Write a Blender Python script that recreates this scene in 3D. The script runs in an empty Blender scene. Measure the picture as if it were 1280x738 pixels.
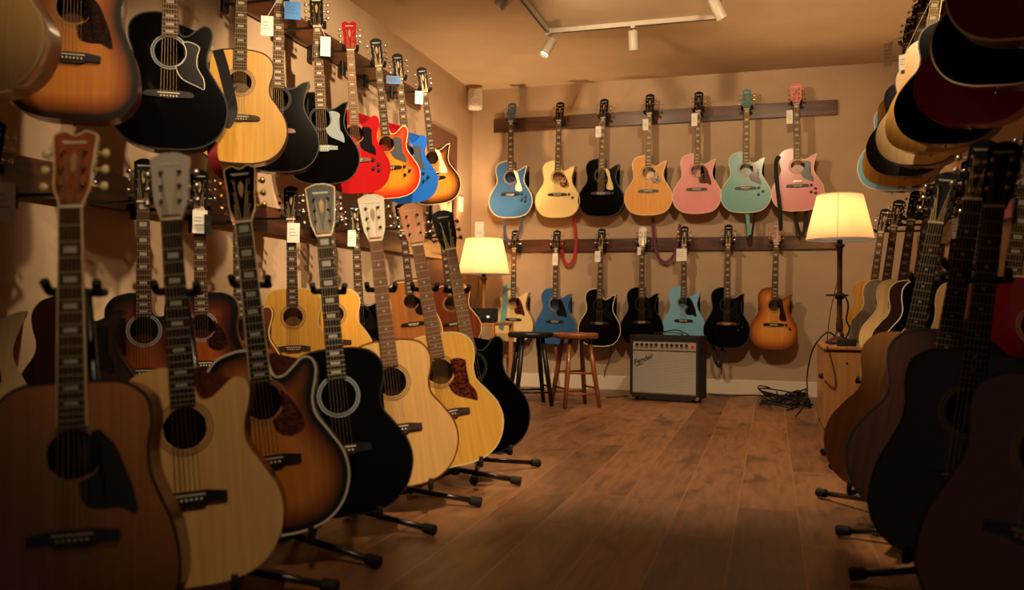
import bpy, bmesh, math, random
import numpy as np
from mathutils import Vector, Matrix, geometry
random.seed(7)
C = bpy.context.scene.collection
PI = math.pi

# ---------------------------------------------------------------- camera, light, exposure
FPX = 1070.0
_t = math.radians(16.84); _p = math.atan(16 / FPX); _a = .0093
FW = Vector((-math.sin(_t) * math.cos(_p), math.cos(_t) * math.cos(_p), math.sin(_p)))
_R0 = Vector((math.cos(_t), math.sin(_t), 0)); _U0 = _R0.cross(FW)
RT = _R0 * math.cos(_a) + _U0 * math.sin(_a); UP = _U0 * math.cos(_a) - _R0 * math.sin(_a)
CP = Vector((0, 0, .75))
cd = bpy.data.cameras.new('camera'); cam = bpy.data.objects.new('camera', cd); C.objects.link(cam)
cam.matrix_world = Matrix.Translation(CP) @ Matrix((RT, UP, -FW)).transposed().to_4x4()
cd.sensor_width = 36; cd.lens = FPX / 1280 * 36; cd.clip_start = .05
cd.dof.use_dof = True; cd.dof.focus_distance = 5.2; cd.dof.aperture_fstop = 2.2
bpy.context.scene.camera = cam
vs = bpy.context.scene.view_settings
vs.view_transform = 'Standard'; vs.look = 'None'; vs.gamma = 1; vs.use_curve_mapping = False; vs.exposure = 0.0
w = bpy.data.worlds.new('world'); bpy.context.scene.world = w; w.use_nodes = True
w.node_tree.nodes['Background'].inputs[0].default_value = (1, .75, .5, 1)
w.node_tree.nodes['Background'].inputs[1].default_value = .07


def spot(name, loc, target, power, angle, col=(1, .72, .42), blend=.6, rad=.04):
    l = bpy.data.lights.new(name, 'SPOT'); l.energy = power; l.spot_size = math.radians(angle); l.spot_blend = blend
    l.color = col; l.shadow_soft_size = rad
    o = bpy.data.objects.new(name, l); C.objects.link(o); o.location = loc
    o.rotation_euler = (Vector(target) - Vector(loc)).to_track_quat('-Z', 'Y').to_euler()
    return o


def point(name, loc, power, col=(1, .6, .28), rad=.05):
    l = bpy.data.lights.new(name, 'POINT'); l.energy = power; l.color = col; l.shadow_soft_size = rad
    o = bpy.data.objects.new(name, l); C.objects.link(o); o.location = loc
    return o


LAMP_L = Vector((-2.46, 7.25, 1.2)); LAMP_R = Vector((.447, 6.23, 1.36))
point('lamp_light', LAMP_L, 78)
point('lamp_light', LAMP_R, 46)
# ceiling track spots (some just above the frame) and added unseen fill spots
spot('track_and_fill_spot', (-.75, 3.1, 2.72), (-2.5, 5.0, 1.7), 520, 58)
spot('track_and_fill_spot', (-.75, 2.6, 2.72), (-2.45, 3.7, 1.25), 210, 54)
spot('track_and_fill_spot', (-.9, 2.3, 2.6), (-2.75, 2.95, .9), 95, 40)  # unseen fill added to lift the lower left wall
spot('track_and_fill_spot', (-1.5, 5.0, 2.6), (-2.6, 6.3, 1.4), 120, 75)
spot('track_and_fill_spot', (-.1, 1.6, 2.78), (-1.3, 3.0, .6), 360, 30)
spot('track_and_fill_spot', (-.3, .4, 2.78), (-1.9, 2.5, 2.0), 95, 40)
spot('track_and_fill_spot', (-.4, .6, 2.78), (-1.35, 2.2, .6), 85, 36)  # added fill without a fixture, brightens the nearest left floor guitars
spot('track_and_fill_spot', (-1.5, 4.9, 2.7), (-.2, 7.8, 1.3), 120, 95)
spot('track_and_fill_spot', (.0, 4.4, 2.7), (-1.3, 7.8, 1.3), 130, 95)
spot('track_and_fill_spot', (-.3, 3.0, 2.75), (.95, 4.6, 2.0), 160, 34)
spot('track_and_fill_spot', (-.9, 2.5, 2.78), (.34, 2.9, .42), 420, 13, blend=.9)  # narrow unseen spot added to brighten the orange floor guitar
spot('track_and_fill_spot', (-.9, 2.3, 2.78), (.75, 3.5, .8), 120, 26, blend=.9)  # unseen spot added so the lower right row gets light
spot('track_and_fill_spot', (-.6, 4.2, 2.75), (-.5, 4.8, 0), 250, 80)


# ---------------------------------------------------------------- helpers
def at_x(px, py, X):
    d = FW + RT * ((px - 640) / FPX) + UP * ((369 - py) / FPX); return CP + d * (X / d.x)
def at_y(px, py, Y):
    d = FW + RT * ((px - 640) / FPX) + UP * ((369 - py) / FPX); return CP + d * (Y / d.y)
def at_z(px, py, Z):
    d = FW + RT * ((px - 640) / FPX) + UP * ((369 - py) / FPX); return CP + d * ((Z - CP.z) / d.z)
def at_d(px, py, D):
    return CP + (FW + RT * ((px - 640) / FPX) + UP * ((369 - py) / FPX)) * D


def lin(c):
    return tuple((v / 255 / 12.92 if v / 255 <= .04045 else ((v / 255 + .055) / 1.055) ** 2.4) for v in c) + (1,)


MATS = {}
def newmat(name):
    m = bpy.data.materials.new(name); m.use_nodes = True
    return m, m.node_tree, m.node_tree.nodes['Principled BSDF']


def paint(name, col, rough=.35, coat=0., spec=.5, metal=0., emis=None, es=0, noise=0.06, scale=8):
    if name in MATS: return MATS[name]
    m, nt, b = newmat(name)
    c = lin(col)
    n = nt.nodes.new('ShaderNodeTexNoise'); n.inputs['Scale'].default_value = scale; n.inputs['Detail'].default_value = 4
    tc = nt.nodes.new('ShaderNodeTexCoord'); nt.links.new(tc.outputs['Object'], n.inputs['Vector'])
    mx = nt.nodes.new('ShaderNodeMix'); mx.data_type = 'RGBA'
    mx.inputs[6].default_value = tuple(v * (1 - noise) for v in c[:3]) + (1,)
    mx.inputs[7].default_value = tuple(min(1, v * (1 + noise)) for v in c[:3]) + (1,)
    nt.links.new(n.outputs['Fac'], mx.inputs[0]); nt.links.new(mx.outputs[2], b.inputs['Base Color'])
    b.inputs['Roughness'].default_value = rough; b.inputs['Metallic'].default_value = metal
    b.inputs['Coat Weight'].default_value = coat; b.inputs['Coat Roughness'].default_value = .08; b.inputs['Specular IOR Level'].default_value = spec
    if emis: b.inputs['Emission Color'].default_value = lin(emis); b.inputs['Emission Strength'].default_value = es
    MATS[name] = m; return m


def ramp(nt, stops):
    r = nt.nodes.new('ShaderNodeValToRGB')
    while len(r.color_ramp.elements) < len(stops): r.color_ramp.elements.new(.5)
    for e, (p, c) in zip(r.color_ramp.elements, stops): e.position = p; e.color = c
    return r


def wood(name, dark, light, rough=.35, coat=.3, axis=2, scale=60, stretch=.04, contrast=(.3, .75)):
    if name in MATS: return MATS[name]
    m, nt, b = newmat(name)
    tc = nt.nodes.new('ShaderNodeTexCoord'); mp = nt.nodes.new('ShaderNodeMapping')
    s = [1, 1, 1]; s[axis] = stretch; mp.inputs['Scale'].default_value = s
    nt.links.new(tc.outputs['Object'], mp.inputs[0])
    n = nt.nodes.new('ShaderNodeTexNoise'); n.inputs['Scale'].default_value = scale; n.inputs['Detail'].default_value = 5
    nt.links.new(mp.outputs[0], n.inputs['Vector'])
    r = ramp(nt, [(contrast[0], lin(dark)), (contrast[1], lin(light))])
    nt.links.new(n.outputs['Fac'], r.inputs[0]); nt.links.new(r.outputs[0], b.inputs['Base Color'])
    b.inputs['Roughness'].default_value = rough; b.inputs['Coat Weight'].default_value = coat; b.inputs['Coat Roughness'].default_value = .1
    MATS[name] = m; return m


def burst(name, cin, cmid, cout, a=.02, b_=.055, c_=.1, rough=.3):
    """sunburst lacquer: the colour follows the distance to the rim stored on the soundboard mesh"""
    if name in MATS: return MATS[name]
    m, nt, b = newmat(name)
    at = nt.nodes.new('ShaderNodeAttribute'); at.attribute_name = 'rim'
    mu = nt.nodes.new('ShaderNodeMath'); mu.operation = 'MULTIPLY'; mu.inputs[1].default_value = 5
    nt.links.new(at.outputs['Fac'], mu.inputs[0])
    r = ramp(nt, [(a * 5, lin(cout)), (b_ * 5, lin(cmid)), (c_ * 5, lin(cin))])
    nt.links.new(mu.outputs[0], r.inputs[0])
    tc = nt.nodes.new('ShaderNodeTexCoord'); mp = nt.nodes.new('ShaderNodeMapping'); mp.inputs['Scale'].default_value = (1, 1, .04)
    nt.links.new(tc.outputs['Object'], mp.inputs[0])
    n = nt.nodes.new('ShaderNodeTexNoise'); n.inputs['Scale'].default_value = 80; nt.links.new(mp.outputs[0], n.inputs['Vector'])
    g = ramp(nt, [(.3, (.82, .82, .82, 1)), (.7, (1, 1, 1, 1))]); nt.links.new(n.outputs['Fac'], g.inputs[0])
    mx = nt.nodes.new('ShaderNodeMix'); mx.data_type = 'RGBA'; mx.blend_type = 'MULTIPLY'; mx.inputs[0].default_value = 1
    nt.links.new(r.outputs[0], mx.inputs[6]); nt.links.new(g.outputs[0], mx.inputs[7]); nt.links.new(mx.outputs[2], b.inputs['Base Color'])
    b.inputs['Roughness'].default_value = rough; b.inputs['Coat Weight'].default_value = .4; b.inputs['Coat Roughness'].default_value = .08
    MATS[name] = m; return m


def tort(name, dark, light, scale=55):
    if name in MATS: return MATS[name]
    m, nt, b = newmat(name)
    tc = nt.nodes.new('ShaderNodeTexCoord'); n = nt.nodes.new('ShaderNodeTexNoise'); n.inputs['Scale'].default_value = scale
    n.inputs['Detail'].default_value = 3; nt.links.new(tc.outputs['Object'], n.inputs['Vector'])
    r = ramp(nt, [(.45, lin(dark)), (.62, lin(light))]); nt.links.new(n.outputs['Fac'], r.inputs[0]); nt.links.new(r.outputs[0], b.inputs['Base Color'])
    b.inputs['Roughness'].default_value = .2; MATS[name] = m; return m


def build(name, bm, mat, parent=None, smooth=False):
    me = bpy.data.meshes.new(name); bm.normal_update(); bm.to_mesh(me); bm.free()
    if mat is not None: me.materials.append(mat)
    if smooth:
        for p in me.polygons: p.use_smooth = True
    return inst(name, me, None, parent)


def inst(name, me, mat, parent=None):
    o = bpy.data.objects.new(name, me); C.objects.link(o)
    if parent is not None: o.parent = parent
    if mat is not None:
        if not me.materials: me.materials.append(mat)
        o.material_slots[0].link = 'OBJECT'; o.material_slots[0].material = mat
    return o


def empty(name, loc=(0, 0, 0), rz=0.):
    o = bpy.data.objects.new(name, None); C.objects.link(o); o.location = loc; o.rotation_euler = (0, 0, rz); o.empty_display_size = .05
    return o


def tag(o, label=None, cat=None, group=None, kind=None):
    if label: o['label'] = label
    if cat: o['category'] = cat
    if group: o['group'] = group
    if kind: o['kind'] = kind
    return o


def box(bm, x0, x1, y0, y1, z0, z1, bev=0.):
    r = bmesh.ops.create_cube(bm, size=1)
    vs_ = r['verts']
    bmesh.ops.scale(bm, vec=(x1 - x0, y1 - y0, z1 - z0), verts=vs_)
    bmesh.ops.translate(bm, vec=((x0 + x1) / 2, (y0 + y1) / 2, (z0 + z1) / 2), verts=vs_)
    if bev:
        es = list({e for v in vs_ for e in v.link_edges})
        bmesh.ops.bevel(bm, geom=es, offset=bev, segments=2, affect='EDGES', profile=.5)


def tube(bm, pts, rad, seg=10, cap=True, flat=None):
    """sweep a circle (or a flat strap when flat=(w,t)) along points"""
    pts = [Vector(p) for p in pts]; rings = []
    rads = rad if isinstance(rad, (list, tuple)) else [rad] * len(pts)
    prev = None
    for i, p in enumerate(pts):
        d = (pts[min(i + 1, len(pts) - 1)] - pts[max(i - 1, 0)]).normalized()
        if prev is None:
            u = d.orthogonal().normalized() if flat is None else (flat[2] - d * flat[2].dot(d)).normalized()
        else:
            u = (prev - d * prev.dot(d)).normalized()
        prev = u; v = d.cross(u)
        if flat:
            ring = [bm.verts.new(p + u * sx * flat[0] / 2 + v * sy * flat[1] / 2) for sx, sy in ((-1, -1), (1, -1), (1, 1), (-1, 1))]
        else:
            ring = [bm.verts.new(p + (u * math.cos(2 * PI * k / seg) + v * math.sin(2 * PI * k / seg)) * rads[i]) for k in range(seg)]
        rings.append(ring)
    n = len(rings[0])
    for a, b in zip(rings, rings[1:]):
        for k in range(n): bm.faces.new((a[k], a[(k + 1) % n], b[(k + 1) % n], b[k]))
    if cap: bm.faces.new(rings[0][::-1]); bm.faces.new(rings[-1])


def lathe(bm, prof, seg=24, center=(0, 0, 0), axis='z'):
    cx, cy, cz = center; rings = []
    for r, z in prof:
        ring = []
        for k in range(seg):
            a = 2 * PI * k / seg
            if axis == 'z': co = (cx + r * math.cos(a), cy + r * math.sin(a), cz + z)
            elif axis == 'y': co = (cx + r * math.cos(a), cy + z, cz + r * math.sin(a))
            else: co = (cx + z, cy + r * math.cos(a), cz + r * math.sin(a))
            ring.append(bm.verts.new(co))
        rings.append(ring)
    for a, b in zip(rings, rings[1:]):
        for k in range(seg): bm.faces.new((a[k], a[(k + 1) % seg], b[(k + 1) % seg], b[k]))
    for ring in (rings[0], rings[-1]):
        try: bm.faces.new(ring)
        except Exception: pass
    bmesh.ops.recalc_face_normals(bm, faces=bm.faces[:])


def prism(bm, poly, y0, y1):
    """polygon in x,z extruded from y0 (front) to y1 (back)"""
    a = [bm.verts.new((x, y0, z)) for x, z in poly]; b = [bm.verts.new((x, y1, z)) for x, z in poly]
    n = len(poly)
    f0 = bm.faces.new(a); f1 = bm.faces.new(b[::-1])
    for k in range(n): bm.faces.new((a[k], b[k], b[(k + 1) % n], a[(k + 1) % n]))
    bmesh.ops.triangulate(bm, faces=[f0, f1])
    bmesh.ops.recalc_face_normals(bm, faces=bm.faces[:])


def spline(pts, n=8, closed=True):
    """Catmull-Rom through points; a point given as (x, z, 'c') is a corner"""
    out = []; N = len(pts); P = [(p[0], p[1]) for p in pts]; corner = [len(p) > 2 for p in pts]
    for i in range(N if closed else N - 1):
        p1, p2 = P[i], P[(i + 1) % N]
        p0 = P[(i - 1) % N] if not corner[i] and (closed or i > 0) else p1
        p3 = P[(i + 2) % N] if not corner[(i + 1) % N] and (closed or i < N - 2) else p2
        for k in range(n):
            t = k / n; t2 = t * t; t3 = t2 * t
            out.append(tuple(.5 * (2 * p1[j] + (p2[j] - p0[j]) * t + (2 * p0[j] - 5 * p1[j] + 4 * p2[j] - p3[j]) * t2 + (3 * p1[j] - p0[j] - 3 * p2[j] + p3[j]) * t3) for j in (0, 1)))
    if not closed: out.append(P[-1])
    return out


def smooth_path(pts, n=8):
    pts = [Vector(p) for p in pts]; out = []
    for i in range(len(pts) - 1):
        p0 = pts[max(i - 1, 0)]; p1 = pts[i]; p2 = pts[i + 1]; p3 = pts[min(i + 2, len(pts) - 1)]
        for k in range(n):
            t = k / n
            out.append(.5 * ((2 * p1) + (p2 - p0) * t + (2 * p0 - 5 * p1 + 4 * p2 - p3) * t * t + (3 * p1 - p0 - 3 * p2 + p3) * t ** 3))
    out.append(pts[-1]); return out


def text_mesh(s, size, shear=0., extrude=.001):
    cu = bpy.data.curves.new('lettering', 'FONT'); cu.body = s; cu.size = size; cu.shear = shear; cu.extrude = extrude; cu.align_x = 'CENTER'
    o = bpy.data.objects.new('lettering', cu); C.objects.link(o)
    dg = bpy.context.evaluated_depsgraph_get(); me = bpy.data.meshes.new_from_object(o.evaluated_get(dg))
    bpy.data.objects.remove(o); return me


# ---------------------------------------------------------------- colours of the things
M_black = paint('black_satin', (14, 13, 13), .45)
M_rubber = paint('black_rubber', (12, 12, 12), .75)
M_headb = paint('black_headstock', (9, 8, 8), .55, spec=.12)
M_steel = paint('black_steel', (16, 15, 15), .3, coat=.3)
M_chrome = paint('chrome', (205, 200, 192), .18, metal=1)
M_gold = paint('gold', (225, 180, 80), .22, metal=1)
M_cream = paint('cream_plastic', (225, 205, 150), .35)
M_bone = paint('bone', (235, 225, 200), .4)
M_ros = paint('rosette_inlay', (150, 118, 76), .4)
M_fret = paint('fret_wire', (215, 205, 185), .25, metal=1)
M_pearl = paint('pearl_inlay', (225, 225, 220), .25)
M_string = paint('string_wire', (150, 128, 92), .4, metal=1)

def fretmat(name, dark, light, kind):
    """fingerboard wood with metal frets and pearl inlays set in along the scale"""
    m, nt, b = newmat(name); L = nt.links.new
    def M(op, a, b_=None, c=None):
        n = nt.nodes.new('ShaderNodeMath'); n.operation = op
        for i, v in enumerate((a, b_, c)):
            if v is None: continue
            if isinstance(v, (int, float)): n.inputs[i].default_value = v
            else: L(v, n.inputs[i])
        return n.outputs[0]
    tc = nt.nodes.new('ShaderNodeTexCoord'); sp = nt.nodes.new('ShaderNodeSeparateXYZ'); L(tc.outputs['Object'], sp.inputs[0])
    q = M('DIVIDE', M('SUBTRACT', .862, sp.outputs[2]), .648)
    n = M('MULTIPLY', M('LOGARITHM', M('SUBTRACT', 1, q), 2), -12)
    fr = M('FRACT', M('ADD', n, 1e-4))
    w_ = M('DIVIDE', 0.0017 / .648 * 17.3, M('SUBTRACT', 1, q))
    fret = M('MULTIPLY', M('GREATER_THAN', n, .5), M('MAXIMUM', M('LESS_THAN', fr, M('MULTIPLY', w_, .5)), M('GREATER_THAN', fr, M('SUBTRACT', 1, M('MULTIPLY', w_, .5)))))
    cells = (0, 2, 4, 6, 8, 11, 14, 16, 18) if kind == 'block' else (2, 4, 6, 8, 11, 14, 16)
    rp = nt.nodes.new('ShaderNodeValToRGB'); rp.color_ramp.interpolation = 'CONSTANT'; st = [(0, (1 if 0 in cells else 0))]
    for c in cells:
        if c: st.append((c / 20, 1))
        st.append(((c + 1) / 20, 0))
    while len(rp.color_ramp.elements) < len(st): rp.color_ramp.elements.new(.5)
    for e, (p, v) in zip(rp.color_ramp.elements, st): e.position = p; e.color = (v, v, v, 1)
    L(M('DIVIDE', n, 20), rp.inputs[0])
    ax_ = M('ABSOLUTE', sp.outputs[0]); hw, f0, f1 = {'block': (.0135, .24, .76), 'trap': (.013, .3, .7), 'dot': (.0042, .36, .60)}[kind]
    inl = M('MULTIPLY', M('MULTIPLY', rp.outputs[0], M('LESS_THAN', ax_, hw)), M('MULTIPLY', M('GREATER_THAN', fr, f0), M('LESS_THAN', fr, f1)))
    mp = nt.nodes.new('ShaderNodeMapping'); mp.inputs['Scale'].default_value = (1, 1, .04); L(tc.outputs['Object'], mp.inputs[0])
    ns = nt.nodes.new('ShaderNodeTexNoise'); ns.inputs['Scale'].default_value = 80; L(mp.outputs[0], ns.inputs['Vector'])
    g = nt.nodes.new('ShaderNodeMix'); g.data_type = 'RGBA'; g.inputs[6].default_value = lin(dark); g.inputs[7].default_value = lin(light); L(ns.outputs['Fac'], g.inputs[0])
    m1 = nt.nodes.new('ShaderNodeMix'); m1.data_type = 'RGBA'; m1.inputs[7].default_value = lin((176, 174, 168)); L(inl, m1.inputs[0]); L(g.outputs[2], m1.inputs[6])
    m2 = nt.nodes.new('ShaderNodeMix'); m2.data_type = 'RGBA'; m2.inputs[7].default_value = lin((170, 158, 136)); L(fret, m2.inputs[0]); L(m1.outputs[2], m2.inputs[6])
    L(m2.outputs[2], b.inputs['Base Color']); b.inputs['Roughness'].default_value = .62; b.inputs['Specular IOR Level'].default_value = .2
    return m


FB = {(w_, k): fretmat('fretted_' + w_ + '_' + k, *c, k) for w_, c in {'rosewood': ((46, 28, 20), (78, 50, 36)), 'light_rosewood': ((96, 62, 46), (130, 90, 66)), 'ebony': ((15, 12, 11), (30, 25, 23))}.items() for k in ('block', 'trap', 'dot')}
M_rosew = wood('rosewood', (46, 28, 20), (78, 50, 36), .45, .1)
M_rosel = wood('light_rosewood', (92, 60, 44), (132, 92, 68), .45, .1)
M_ebony = wood('ebony', (16, 13, 12), (30, 25, 23), .4, .1)
M_mahog = wood('mahogany', (88, 42, 20), (128, 66, 34), .35, .4)
M_maple = wood('maple', (196, 140, 76), (224, 172, 104), .3, .5)
M_inside = wood('bare_wood_inside', (120, 84, 50), (150, 110, 70), .7, 0)
M_tag = paint('tag_card', (238, 232, 222), .7)
M_ink = paint('printed_ink', (60, 58, 60), .7)

# ================================================================= THE SETTING
XL, XR, YB, YF, ZC = -2.8, 1.12, 7.86, -1.2, 2.87


def struct(name, bm, m, parent=None):
    o = build(name, bm, m, parent)
    if parent is None: o['kind'] = 'structure'
    return o


def wall_mat(name, col, scale=3.):
    m, nt, b = newmat(name); tc = nt.nodes.new('ShaderNodeTexCoord')
    n = nt.nodes.new('ShaderNodeTexNoise'); n.inputs['Scale'].default_value = scale; n.inputs['Detail'].default_value = 6
    nt.links.new(tc.outputs['Object'], n.inputs['Vector'])
    c = lin(col)
    r = ramp(nt, [(.3, tuple(v * .93 for v in c[:3]) + (1,)), (.7, tuple(min(1, v * 1.05) for v in c[:3]) + (1,))])
    nt.links.new(n.outputs['Fac'], r.inputs[0]); nt.links.new(r.outputs[0], b.inputs['Base Color'])
    n2 = nt.nodes.new('ShaderNodeTexNoise'); n2.inputs['Scale'].default_value = 220; nt.links.new(tc.outputs['Object'], n2.inputs['Vector'])
    bp = nt.nodes.new('ShaderNodeBump'); bp.inputs['Strength'].default_value = .08; bp.inputs['Distance'].default_value = .002
    nt.links.new(n2.outputs['Fac'], bp.inputs['Height']); nt.links.new(bp.outputs[0], b.inputs['Normal'])
    b.inputs['Roughness'].default_value = .7; b.inputs['Specular IOR Level'].default_value = .3
    return m


M_wall = wall_mat('warm_beige_paint', (184, 158, 130))
M_ceil = wall_mat('ceiling_paint', (198, 178, 150))


def floor_mat():
    m, nt, b = newmat('oak_planks'); L = nt.links.new
    tc = nt.nodes.new('ShaderNodeTexCoord')
    mp = nt.nodes.new('ShaderNodeMapping'); mp.inputs['Rotation'].default_value = (0, 0, PI / 2); mp.inputs['Location'].default_value = (.3, .117, 0)
    L(tc.outputs['Object'], mp.inputs[0])
    br = nt.nodes.new('ShaderNodeTexBrick'); br.inputs['Scale'].default_value = 1
    br.inputs['Brick Width'].default_value = 1.3; br.inputs['Row Height'].default_value = .215
    br.inputs['Mortar Size'].default_value = .0022; br.inputs['Mortar Smooth'].default_value = .2; br.offset = .37; br.inputs['Bias'].default_value = 0
    br.inputs['Color1'].default_value = (0, 0, 0, 1); br.inputs['Color2'].default_value = (1, 1, 1, 1); br.inputs['Mortar'].default_value = (.5, .5, .5, 1)
    L(mp.outputs[0], br.inputs['Vector'])
    base = ramp(nt, [(0, lin((112, 75, 48))), (.5, lin((128, 88, 57))), (1, lin((142, 100, 66)))])
    L(br.outputs['Color'], base.inputs[0])
    # grain, offset per plank
    ad = nt.nodes.new('ShaderNodeVectorMath'); ad.operation = 'ADD'
    sc = nt.nodes.new('ShaderNodeVectorMath'); sc.operation = 'SCALE'; sc.inputs['Scale'].default_value = 13
    L(br.outputs['Color'], sc.inputs[0]); L(tc.outputs['Object'], ad.inputs[0]); L(sc.outputs[0], ad.inputs[1])
    mg = nt.nodes.new('ShaderNodeMapping'); mg.inputs['Scale'].default_value = (1, .12, 1); L(ad.outputs[0], mg.inputs[0])
    g1 = nt.nodes.new('ShaderNodeTexNoise'); g1.inputs['Scale'].default_value = 34; g1.inputs['Detail'].default_value = 8; g1.inputs['Distortion'].default_value = .6
    L(mg.outputs[0], g1.inputs['Vector'])
    rg = ramp(nt, [(.3, (.62, .6, .58, 1)), (.55, (1, 1, 1, 1)), (.8, (1.15, 1.12, 1.08, 1))]); L(g1.outputs['Fac'], rg.inputs[0])
    mk = nt.nodes.new('ShaderNodeMapping'); mk.inputs['Scale'].default_value = (1, .45, 1); L(ad.outputs[0], mk.inputs[0])
    k1 = nt.nodes.new('ShaderNodeTexNoise'); k1.inputs['Scale'].default_value = 5.5; k1.inputs['Detail'].default_value = 5; k1.inputs['Distortion'].default_value = 1
    L(mk.outputs[0], k1.inputs['Vector'])
    rk = ramp(nt, [(.33, (.5, .46, .42, 1)), (.46, (1, 1, 1, 1)), (.7, (1.08, 1.06, 1.02, 1))]); L(k1.outputs['Fac'], rk.inputs[0])
    m1 = nt.nodes.new('ShaderNodeMix'); m1.data_type = 'RGBA'; m1.blend_type = 'MULTIPLY'; m1.inputs[0].default_value = 1
    L(base.outputs[0], m1.inputs[6]); L(rg.outputs[0], m1.inputs[7])
    m2 = nt.nodes.new('ShaderNodeMix'); m2.data_type = 'RGBA'; m2.blend_type = 'MULTIPLY'; m2.inputs[0].default_value = .9
    L(m1.outputs[2], m2.inputs[6]); L(rk.outputs[0], m2.inputs[7])
    m3 = nt.nodes.new('ShaderNodeMix'); m3.data_type = 'RGBA'; m3.inputs[7].default_value = lin((176, 130, 92))
    s = nt.nodes.new('ShaderNodeMath'); s.operation = 'MULTIPLY'; s.inputs[1].default_value = .55; L(br.outputs['Fac'], s.inputs[0]); L(s.outputs[0], m3.inputs[0])
    L(m2.outputs[2], m3.inputs[6]); L(m3.outputs[2], b.inputs['Base Color'])
    b.inputs['Roughness'].default_value = .42
    bp = nt.nodes.new('ShaderNodeBump'); bp.inputs['Strength'].default_value = .25; bp.inputs['Distance'].default_value = .002
    L(g1.outputs['Fac'], bp.inputs['Height']); L(bp.outputs[0], b.inputs['Normal'])
    return m


bm = bmesh.new(); box(bm, XL - .1, XR + .1, YF, YB + .1, -.08, 0); struct('floor', bm, floor_mat())
bm = bmesh.new(); box(bm, XL - .1, XR + .1, YF, YB + .1, ZC, ZC + .08); struct('ceiling', bm, M_ceil)
bm = bmesh.new(); box(bm, XL - .1, XL, YF, YB, 0, ZC); struct('wall_left', bm, M_wall)
bm = bmesh.new(); box(bm, XR, XR + .1, YF, YB, 0, ZC); struct('wall_right', bm, M_wall)
bm = bmesh.new(); box(bm, XL - .1, XR + .1, YB, YB + .1, 0, ZC); struct('wall_back', bm, M_wall)
M_base = paint('white_skirting', (226, 212, 192), .5, noise=.03)
bm = bmesh.new(); box(bm, XL, XR, YB - .016, YB, 0, .13, .004); struct('baseboard_back', bm, M_base)
bm = bmesh.new(); box(bm, XL, XL + .016, YF, YB - .017, 0, .13, .004); struct('baseboard_left', bm, M_base)
bm = bmesh.new(); box(bm, XR - .016, XR, YF, YB - .017, 0, .13, .004); struct('baseboard_right', bm, M_base)

M_rail = wood('stained_rail', (48, 26, 15), (98, 56, 32), .35, .35, axis=1, scale=26, stretch=.12)
M_railx = wood('stained_rail_back', (52, 29, 18), (108, 64, 40), .32, .4, axis=0, scale=26, stretch=.12)


def rail(label, x0, x1, y0, y1, z0, z1, m, group='stained guitar rails'):
    bm = bmesh.new(); box(bm, x0, x1, y0, y1, z0, z1, .004)
    return tag(build('guitar_rail', bm, m), label, 'rail', group)


rail('long dark stained wooden rail carrying the upper row on the back wall', -2.57, .54, YB - .03, YB, 2.44, 2.57, M_railx)
rail('brown wooden rail low on the back wall behind the lower row headstocks', -2.5, .54, YB - .03, YB, 1.28, 1.40, M_railx)
rail('dark stained wooden rail high on the left wall above the black and red guitars', XL, XL + .035, YF + .1, 6.5, 2.37, 2.52, M_rail)
rail('dark stained wooden rail low on the left wall behind the tagged necks', XL, XL + .035, YF + .1, 7.2, 1.17, 1.32, M_rail)
rail('dark wooden rail high on the right wall behind the red guitar', XR - .035, XR, YF + .1, 6.6, 2.38, 2.52, M_rail)
rail('dark wooden rail low on the right wall behind the packed necks', XR - .035, XR, YF + .1, 7.3, 1.2, 1.34, M_rail)

# ================================================================= GUITAR MODEL
SHAPES = {
    'jumbo': [(0, 0), (.07, .003), (.135, .025), (.182, .072), (.206, .14), (.198, .205), (.165, .262), (.132, .31), (.128, .355), (.142, .405), (.14, .455), (.11, .492), (.06, .508), (0, .51)],
    'dread': [(0, 0), (.09, .003), (.155, .028), (.192, .08), (.199, .14), (.188, .21), (.164, .27), (.146, .32), (.143, .37), (.15, .42), (.141, .47), (.1, .502), (.05, .508), (0, .508)],
}
# right-hand side of the cutaway bodies, from the bottom up
CUTS = {
    'sharp_cut': [(0, 0), (.07, .003), (.135, .022), (.18, .066), (.203, .13), (.196, .195), (.166, .25), (.135, .30), (.126, .345), (.136, .40), (.152, .458, 'c'), (.118, .448), (.085, .425), (.052, .415), (.032, .43), (.026, .465), (.026, .507, 'c')],
    'round_cut': [(0, 0), (.07, .003), (.135, .022), (.184, .068), (.207, .135), (.2, .2), (.166, .262), (.138, .31), (.133, .355), (.146, .405), (.151, .44), (.14, .466), (.115, .47), (.09, .45), (.062, .428), (.038, .43), (.027, .465), (.026, .507, 'c')],
}


def outline(shape):
    if shape in SHAPES:
        r = SHAPES[shape]; pts = [p for p in r] + [(-x, z) for x, z in r[-2:0:-1]]
    else:
        r = CUTS[shape]; base = SHAPES['jumbo'] if shape == 'round_cut' else [(0, 0), (.07, .003), (.135, .022), (.18, .066), (.203, .13), (.196, .195), (.166, .25), (.134, .30), (.126, .345), (.138, .40), (.138, .45), (.11, .49), (.06, .507), (0, .51)]
        left = [(-x, z) for x, z in base[-2:0:-1]]
        pts = list(r) + [(-.026, .508, 'c')] + [p for p in left if p[0] < -.03]
    return spline(pts, 6)


DEP = .052  # half depth
MESH = {}


def cached(key, fn):
    if key not in MESH: MESH[key] = fn()
    return MESH[key]


def to_me(name, bm, smooth=False):
    me = bpy.data.meshes.new(name); bm.normal_update(); bm.to_mesh(me); bm.free()
    if smooth:
        for p in me.polygons: p.use_smooth = True
    return me


def offset_poly(poly, d):
    n = len(poly); out = []
    for i in range(n):
        a = Vector(poly[(i - 1) % n]); b = Vector(poly[i]); c = Vector(poly[(i + 1) % n])
        e = (c - a).normalized(); out.append((b.x - e.y * d, b.y + e.x * d))
    return out


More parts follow.
